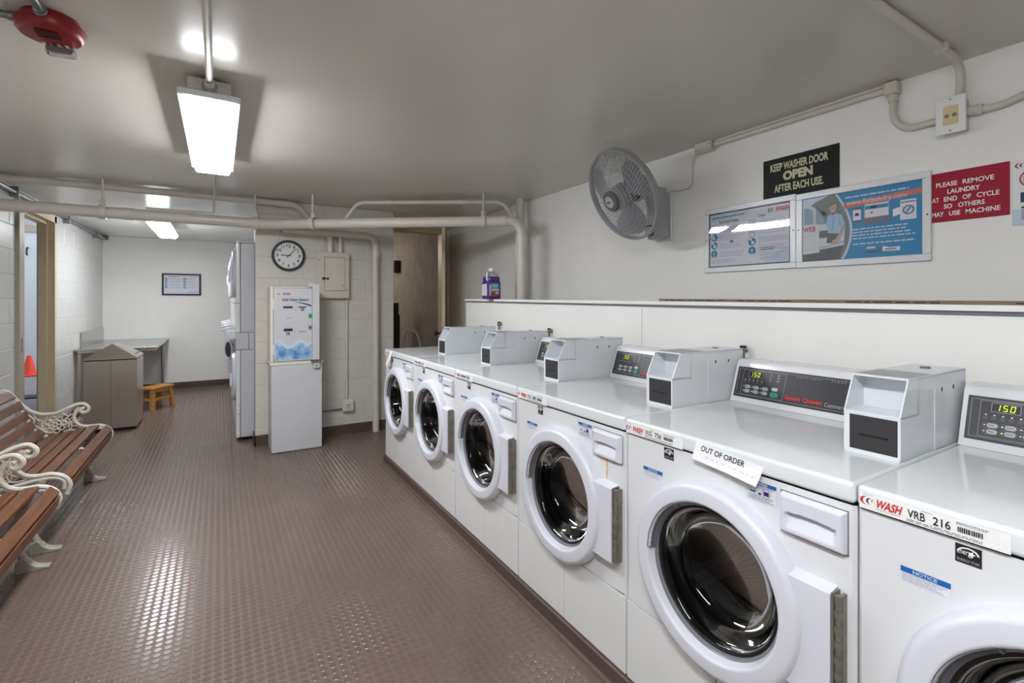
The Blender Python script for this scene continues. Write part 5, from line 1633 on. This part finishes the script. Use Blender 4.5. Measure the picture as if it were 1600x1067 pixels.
# ------------------------------------------------------------------ slatted garden benches
def make_bench(yn, yf):
    """cast-iron and wood bench along the left wall, near end yn, far end yf"""
    t = thing('garden_bench', '', 'bench', (-0.97, (yn + yf) / 2, 0), 'slatted benches along the left wall')
    top = [(-1.300, 0.690), (-1.277, 0.705), (-1.249, 0.699), (-1.215, 0.656), (-1.182, 0.606), (-1.133, 0.553), (-1.083, 0.527), (-1.043, 0.522), (-0.992, 0.526), (-0.940, 0.551), (-0.888, 0.573), (-0.850, 0.575), (-0.823, 0.549), (-0.827, 0.521), (-0.850, 0.511), (-0.866, 0.526), (-0.858, 0.543), (-0.846, 0.538)]
    front = [(-0.872, 0.548), (-0.893, 0.515), (-0.903, 0.484), (-0.893, 0.448), (-0.861, 0.416), (-0.813, 0.406), (-0.762, 0.407), (-0.711, 0.384), (-0.688, 0.340), (-0.701, 0.289)]
    low = [(-1.300, 0.690), (-1.262, 0.690), (-1.211, 0.629), (-1.177, 0.551), (-1.143, 0.467), (-1.093, 0.392), (-1.053, 0.364), (-1.007, 0.353), (-0.940, 0.362), (-0.861, 0.378), (-0.802, 0.387), (-0.745, 0.385), (-0.712, 0.360), (-0.712, 0.320)]
    for ye, sgn in ((yn + 0.035, -1), (yf - 0.035, 1)):
        P = lambda q, o=0.0: [(a, ye + o, b) for a, b in q]
        g = G()
        g.tube(spline(P(top), 5), 0.0125, 8, flat=1.0)
        end = g.build('bench_end', M_IRON, t)
        g = G()
        g.tube(spline(P(front), 5), 0.0115, 8)
        g.build('arm_support', M_IRON, end)
        g = G()
        g.tube(spline(P(low), 5), 0.0115, 8)
        g.build('slat_rail', M_IRON, end)
        # openwork between arm and rail: a rosette, petals, scrolls
        g = G()
        cx, cz = -1.006, 0.442
        def circ(x, z, r, w=0.0045, n=18):
            g.tube([(x + r * math.cos(2 * PI * k / n), ye, z + r * math.sin(2 * PI * k / n)) for k in range(n)], w, 6, closed=True)
        circ(cx, cz, 0.014, 0.006)
        circ(cx, cz, 0.034, 0.005)
        for k in range(8):
            a = k * PI / 4 + 0.2
            circ(cx + 0.047 * math.cos(a), cz + 0.047 * math.sin(a), 0.015, 0.0035, 12)
        for k in range(6):
            a = k * PI / 3
            g.tube([(cx + 0.012 * math.cos(a), ye, cz + 0.012 * math.sin(a)), (cx + 0.034 * math.cos(a), ye, cz + 0.034 * math.sin(a))], 0.005, 6)
        # star flower nearer the front
        fx, fz = -0.925, 0.445
        for k in range(7):
            a = k * 2 * PI / 7 + 0.3
            q = Vector((math.cos(a), 0, math.sin(a)))
            s = Vector((-q.z, 0, q.x))
            c0 = Vector((fx, ye, fz))
            g.tube([tuple(c0 + q * r + s * w) for r, w in ((0.006, 0), (0.02, 0.008), (0.036, 0.007), (0.048, 0), (0.036, -0.007), (0.02, -0.008))], 0.003, 6, closed=True)
        circ(fx, fz, 0.008, 0.005, 12)
        # scrolls filling the rest
        for pts in ([(-1.12, 0.53), (-1.10, 0.49), (-1.06, 0.48), (-1.05, 0.51), (-1.07, 0.515)],
                    [(-1.16, 0.52), (-1.12, 0.46), (-1.08, 0.42), (-1.05, 0.39)],
                    [(-1.18, 0.575), (-1.155, 0.535), (-1.12, 0.50), (-1.115, 0.47), (-1.135, 0.475)],
                    [(-1.07, 0.47), (-1.075, 0.43), (-1.05, 0.395), (-1.02, 0.385)],
                    [(-0.96, 0.385), (-0.93, 0.395), (-0.90, 0.39), (-0.86, 0.395)],
                    [(-0.965, 0.52), (-0.94, 0.50), (-0.91, 0.505), (-0.90, 0.53), (-0.885, 0.55)],
                    [(-0.895, 0.43), (-0.87, 0.405), (-0.83, 0.395)],
                    [(-1.20, 0.61), (-1.18, 0.57), (-1.17, 0.555)],
                    [(-0.80, 0.392), (-0.775, 0.402), (-0.75, 0.388), (-0.725, 0.365), (-0.70, 0.33)],
                    [(-0.965, 0.47), (-0.95, 0.475), (-0.935, 0.49), (-0.92, 0.515)]):
            g.tube(spline([(a, ye, b) for a, b in pts], 4), 0.0045, 6)
        g.build('openwork', M_IRON, end)
        # legs with splayed feet
        for nm, pts, rr in (('leg', [(-0.80, 0.38), (-0.835, 0.27), (-0.845, 0.16), (-0.825, 0.075), (-0.80, 0.035)], [0.020, 0.018, 0.016, 0.018, 0.020]),
                            ('leg', [(-1.10, 0.39), (-1.13, 0.27), (-1.16, 0.13), (-1.20, 0.03)], [0.020, 0.017, 0.016, 0.018])):
            lg = G().tube(spline([(a, ye, b) for a, b in pts], 4), [rr[min(int(k / 4), len(rr) - 1)] for k in range(4 * (len(pts) - 1) + 1)], 10).build(nm, M_IRONG, end)
        G().prism([(-0.848, 0.0), (-0.722, 0.0), (-0.720, 0.014), (-0.765, 0.022), (-0.792, 0.040), (-0.812, 0.075), (-0.845, 0.06)], 'y', ye - 0.022, ye + 0.022, 0.004).build('foot', M_IRONG, end)
        G().prism([(-1.24, 0.0), (-1.16, 0.0), (-1.17, 0.03), (-1.20, 0.05), (-1.235, 0.02)], 'y', ye - 0.02, ye + 0.02, 0.004).build('foot', M_IRONG, end)
    # slats follow the rail
    rail = [Vector((a, 0, b)) for a, b in low]
    rl = spline([(a, 0, b) for a, b in low[1:]], 10)
    L = [0.0]
    for p, q in zip(rl[:-1], rl[1:]):
        L.append(L[-1] + (q - p).length)
    def at(s):
        for i in range(len(L) - 1):
            if L[i + 1] >= s:
                f = (s - L[i]) / (L[i + 1] - L[i])
                return rl[i].lerp(rl[i + 1], f), (rl[i + 1] - rl[i]).normalized()
        return rl[-1], (rl[-1] - rl[-2]).normalized()
    tot = L[-1]
    pos = [0.035 + k * 0.079 for k in range(5)] + [0.445 + k * 0.0735 for k in range(6)]
    for s in pos:
        p, tn = at(min(s, tot - 0.01))
        nr = Vector((-tn.z, 0, tn.x))
        if nr.z < 0 and nr.x < 0:
            nr = -nr
        half, thk = 0.0285, 0.010
        if s > tot - 0.08:
            half = 0.026
        c0 = p + nr * 0.016
        M4 = Matrix(((tn.x, 0, nr.x, c0.x), (0, 1, 0, 0), (tn.z, 0, nr.z, c0.z), (0, 0, 0, 1)))
        G(M4).box(-half, half, yn + 0.048, yf - 0.048, -thk, thk, 0.003, 1).build('slat', M_WOOD, t)
    for yy in ((yn + yf) / 2,):
        g = G()
        g.tube([(p.x, yy, p.z) for p in rl[::3]], 0.007, 6)
        g.build('centre_strap', M_IRON, t)
    # diagonal tie under the seat
    return t
b1 = make_bench(3.435, 4.695)
b1['label'] = 'wooden slatted bench with white cast-iron ends, far one beside the doorway'
b2 = copy_tree(b1)
b2.location = (-0.97, 4.065 - 1.394, 0)
b2['label'] = 'wooden slatted bench with white cast-iron ends, near one cut by the left picture edge'

# ------------------------------------------------------------------ trash bin, table, stool
x0, x1, y0, y1 = -1.155, -0.731, 6.325, 6.81
t = thing('trash_bin', 'stainless steel trash bin with a peaked lid next to the doorway', 'trash bin', ((x0 + x1) / 2, (y0 + y1) / 2, 0))
for k, (a, b) in enumerate(((x0, (x0 + x1) / 2 - 0.001), ((x0 + x1) / 2 + 0.001, x1))):
    G().box(a, b, y0, y0 + 0.012, 0.03, 0.722, 0.002).build('front_sheet', M_SS, t)
G().box(x0, x1, y0 + 0.012, y1, 0.03, 0.722, 0.003).build('body', M_SS, t)
G().box(x0 + 0.02, x1 - 0.02, y0 + 0.02, y1 - 0.02, 0.0, 0.03).build('plinth', M_DARK, t, smooth=False)
G().box(x0 + 0.006, x1 - 0.006, y0 + 0.006, y1 - 0.006, 0.722, 0.734).build('lid_gap', M_DARK, t, smooth=False)
g = G()
xm = (x0 + x1) / 2
bm = g.bm
B = [bm.verts.new(p) for p in ((x0 - 0.004, y0 - 0.004, 0.742), (x1 + 0.004, y0 - 0.004, 0.742), (x1 + 0.004, y1 + 0.004, 0.742), (x0 - 0.004, y1 + 0.004, 0.742))]
B0 = [bm.verts.new((v.co.x, v.co.y, 0.733)) for v in B]
Tp = [bm.verts.new((xm, y0 + 0.075, 0.890)), bm.verts.new((xm, y1 - 0.05, 0.890))]
for f in ((B[0], B[1], Tp[0]), (B[1], B[2], Tp[1], Tp[0]), (B[2], B[3], Tp[1]), (B[3], B[0], Tp[0], Tp[1]), (B0[0], B0[1], B[1], B[0]), (B0[1], B0[2], B[2], B[1]), (B0[2], B0[3], B[3], B[2]), (B0[3], B0[0], B[0], B[3]), tuple(B0[::-1])):
    bm.faces.new(f)
lid = g.build('peaked_lid', M_SS, t, smooth=False)
s = Vector((x1 - xm, 0, -0.148)).normalized()
nn = Vector((0.148, 0, x1 - xm)).normalized()
c0 = Vector((xm, 0, 0.890)) + s * 0.13 + nn * 0.003
M4 = Matrix(((s.x, 0, nn.x, c0.x), (0, 1, 0, (y0 + y1) / 2), (s.z, 0, nn.z, c0.z), (0, 0, 0, 1)))
G(M4).box(-0.09, 0.10, -0.14, 0.16, -0.002, 0.003, 0.001).build('swing_flap', M_SSL, lid, smooth=False)
G(M4).box(0.085, 0.092, -0.13, 0.15, 0.003, 0.0045).build('flap_slot', M_DARK, lid, smooth=False)

t = thing('folding_table', 'stainless steel folding table with a backsplash in the alcove corner', 'table', (-1.04, 8.2, 0))
G().box(XL + 0.006, -0.645, 7.30, YB - 0.004, 0.752, 0.775, 0.003).build('tabletop', M_SSL, t)
G().box(XL + 0.002, XL + 0.014, 7.62, YB - 0.004, 0.775, 0.955, 0.002).build('backsplash', M_SSL, t)
G().box(XL + 0.03, -0.67, 7.33, YB - 0.03, 0.728, 0.752).build('under_frame', M_SS, t, smooth=False)
for (x, y) in ((XL + 0.045, 7.345), (XL + 0.045, YB - 0.06), (-0.72, YB - 0.06)):
    G().tube([(x, y, 0.0), (x, y, 0.72)], 0.019, 14).build('leg', M_SS, t)

t = thing('step_stool', 'small honey-coloured wooden stool beside the trash bin', 'stool', (-0.66, 7.36, 0))
a = math.radians(52)
SM = Matrix.Translation((-0.668, 7.40, 0)) @ Matrix.Rotation(a, 4, 'Z')
G(SM).box(-0.165, 0.165, -0.105, 0.105, 0.255, 0.282, 0.006, 2).build('seat', M_STOOL, t)
for sx in (-1, 1):
    for sy in (-1, 1):
        g = G(SM)
        x_, y_ = sx * 0.125, sy * 0.070
        X_, Y_ = sx * 0.150, sy * 0.092
        h = 0.020
        g.hexa([(X_ - h, Y_ - h, 0), (X_ + h, Y_ - h, 0), (X_ + h, Y_ + h, 0), (X_ - h, Y_ + h, 0)], [(x_ - h, y_ - h, 0.256), (x_ + h, y_ - h, 0.256), (x_ + h, y_ + h, 0.256), (x_ - h, y_ + h, 0.256)])
        g.build('leg', M_STOOL, t, smooth=False)
for sy in (-1, 1):
    G(SM).box(-0.125, 0.125, sy * 0.080 - 0.010, sy * 0.080 + 0.010, 0.115, 0.148, 0.002).build('stretcher', M_STOOL, t, smooth=False)
    G(SM).box(-0.115, 0.115, sy * 0.074 - 0.009, sy * 0.074 + 0.009, 0.215, 0.256, 0.002).build('apron', M_STOOL, t, smooth=False)
for sx in (-1, 1):
    G(SM).box(sx * 0.135 - 0.010, sx * 0.135 + 0.010, -0.07, 0.07, 0.115, 0.148, 0.002).build('stretcher', M_STOOL, t, smooth=False)

# ------------------------------------------------------------------ seen through the doorways
cx, cy = -2.90, 11.85
t = thing('traffic_cone', 'orange traffic cone outside the left doorway', 'cone', (cx, cy, -0.005))
G().box(cx - 0.15, cx + 0.15, cy - 0.15, cy + 0.15, -0.005, 0.025, 0.008).build('cone_base', M_CONE, t)
G().lathe([(0.11, 0.025), (0.10, 0.04), (0.03, 0.35), (0.022, 0.36), (0.0, 0.36)], (cx, cy, 0), UZ, 28).build('cone_body', M_CONE, t)
t = thing('wall_hooks', 'dark hooks high on the pale blue passage wall', 'hook', (-3.0, 12.38, 2.2))
for x in (-3.05, -2.65):
    G().tube(fillet([(x, 12.40, 2.32), (x, 12.33, 2.32), (x, 12.31, 2.22), (x, 12.34, 2.18)], 0.03, 4), 0.014, 8).build('hook', M_BLACK, t)

t = thing('hand_truck', 'grey tubular hand truck standing in the closet', 'hand truck', (2.17, 6.2, 0))
G().tube(fillet([(2.05, 6.22, 0.06), (2.06, 6.22, 0.80), (2.10, 6.22, 0.955), (2.235, 6.16, 0.93), (2.28, 6.14, 0.78), (2.29, 6.14, 0.06)], 0.05, 5), 0.013, 10).build('handle_frame', M_FRAMEW, t)
G().tube([(2.13, 6.20, 0.06), (2.135, 6.20, 0.90)], 0.009, 8).build('centre_bar', M_FRAMEW, t)
for z in (0.35, 0.65):
    G().tube([(2.055, 6.22, z), (2.288, 6.14, z)], 0.009, 8).build('cross_bar', M_FRAMEW, t)
G().box(2.03, 2.31, 6.02, 6.22, 0.004, 0.012).build('toe_plate', M_FRAMEW, t, smooth=False)
for x in (2.045, 2.295):
    G().lathe([(0.0, -0.018), (0.06, -0.018), (0.075, -0.01), (0.075, 0.01), (0.06, 0.018), (0.0, 0.018)], (x, 6.26, 0.076), (1, 0, 0), 20).build('wheel', M_BLACK, t)
for k, (x, y, h, ln) in enumerate(((2.20, 6.96, 1.30, 0.05), (2.235, 7.02, 1.12, 0.09), (2.17, 6.86, 0.95, 0.02))):
    g = G()
    g.hexa([(x - 0.05, y - 0.012, 0), (x + 0.05, y - 0.012, 0), (x + 0.05, y + 0.012, 0), (x - 0.05, y + 0.012, 0)], [(x - 0.05 + ln * 0.4, y - 0.012 + ln, h), (x + 0.05 + ln * 0.4, y - 0.012 + ln, h), (x + 0.05 + ln * 0.4, y + 0.012 + ln, h), (x - 0.05 + ln * 0.4, y + 0.012 + ln, h)])
    tag(g.build('leaning_board', M_BOARD, smooth=False), ['tall dark board leaning in the closet doorway', 'middle dark board leaning in the closet', 'short dark board leaning in the closet'][k], 'board', 'boards in the closet')
t = thing('closet_wall_box', 'dark box mounted on the bare concrete closet wall', 'box', (XW, 7.68, 1.79))
G().box(2.38, XW, 7.55, 7.80, 1.79, 1.975, 0.005).build('box', M_BOARD, t)
G().box(2.376, 2.382, 7.57, 7.78, 1.81, 1.955, 0.002).build('cover', M_BLACK, t)
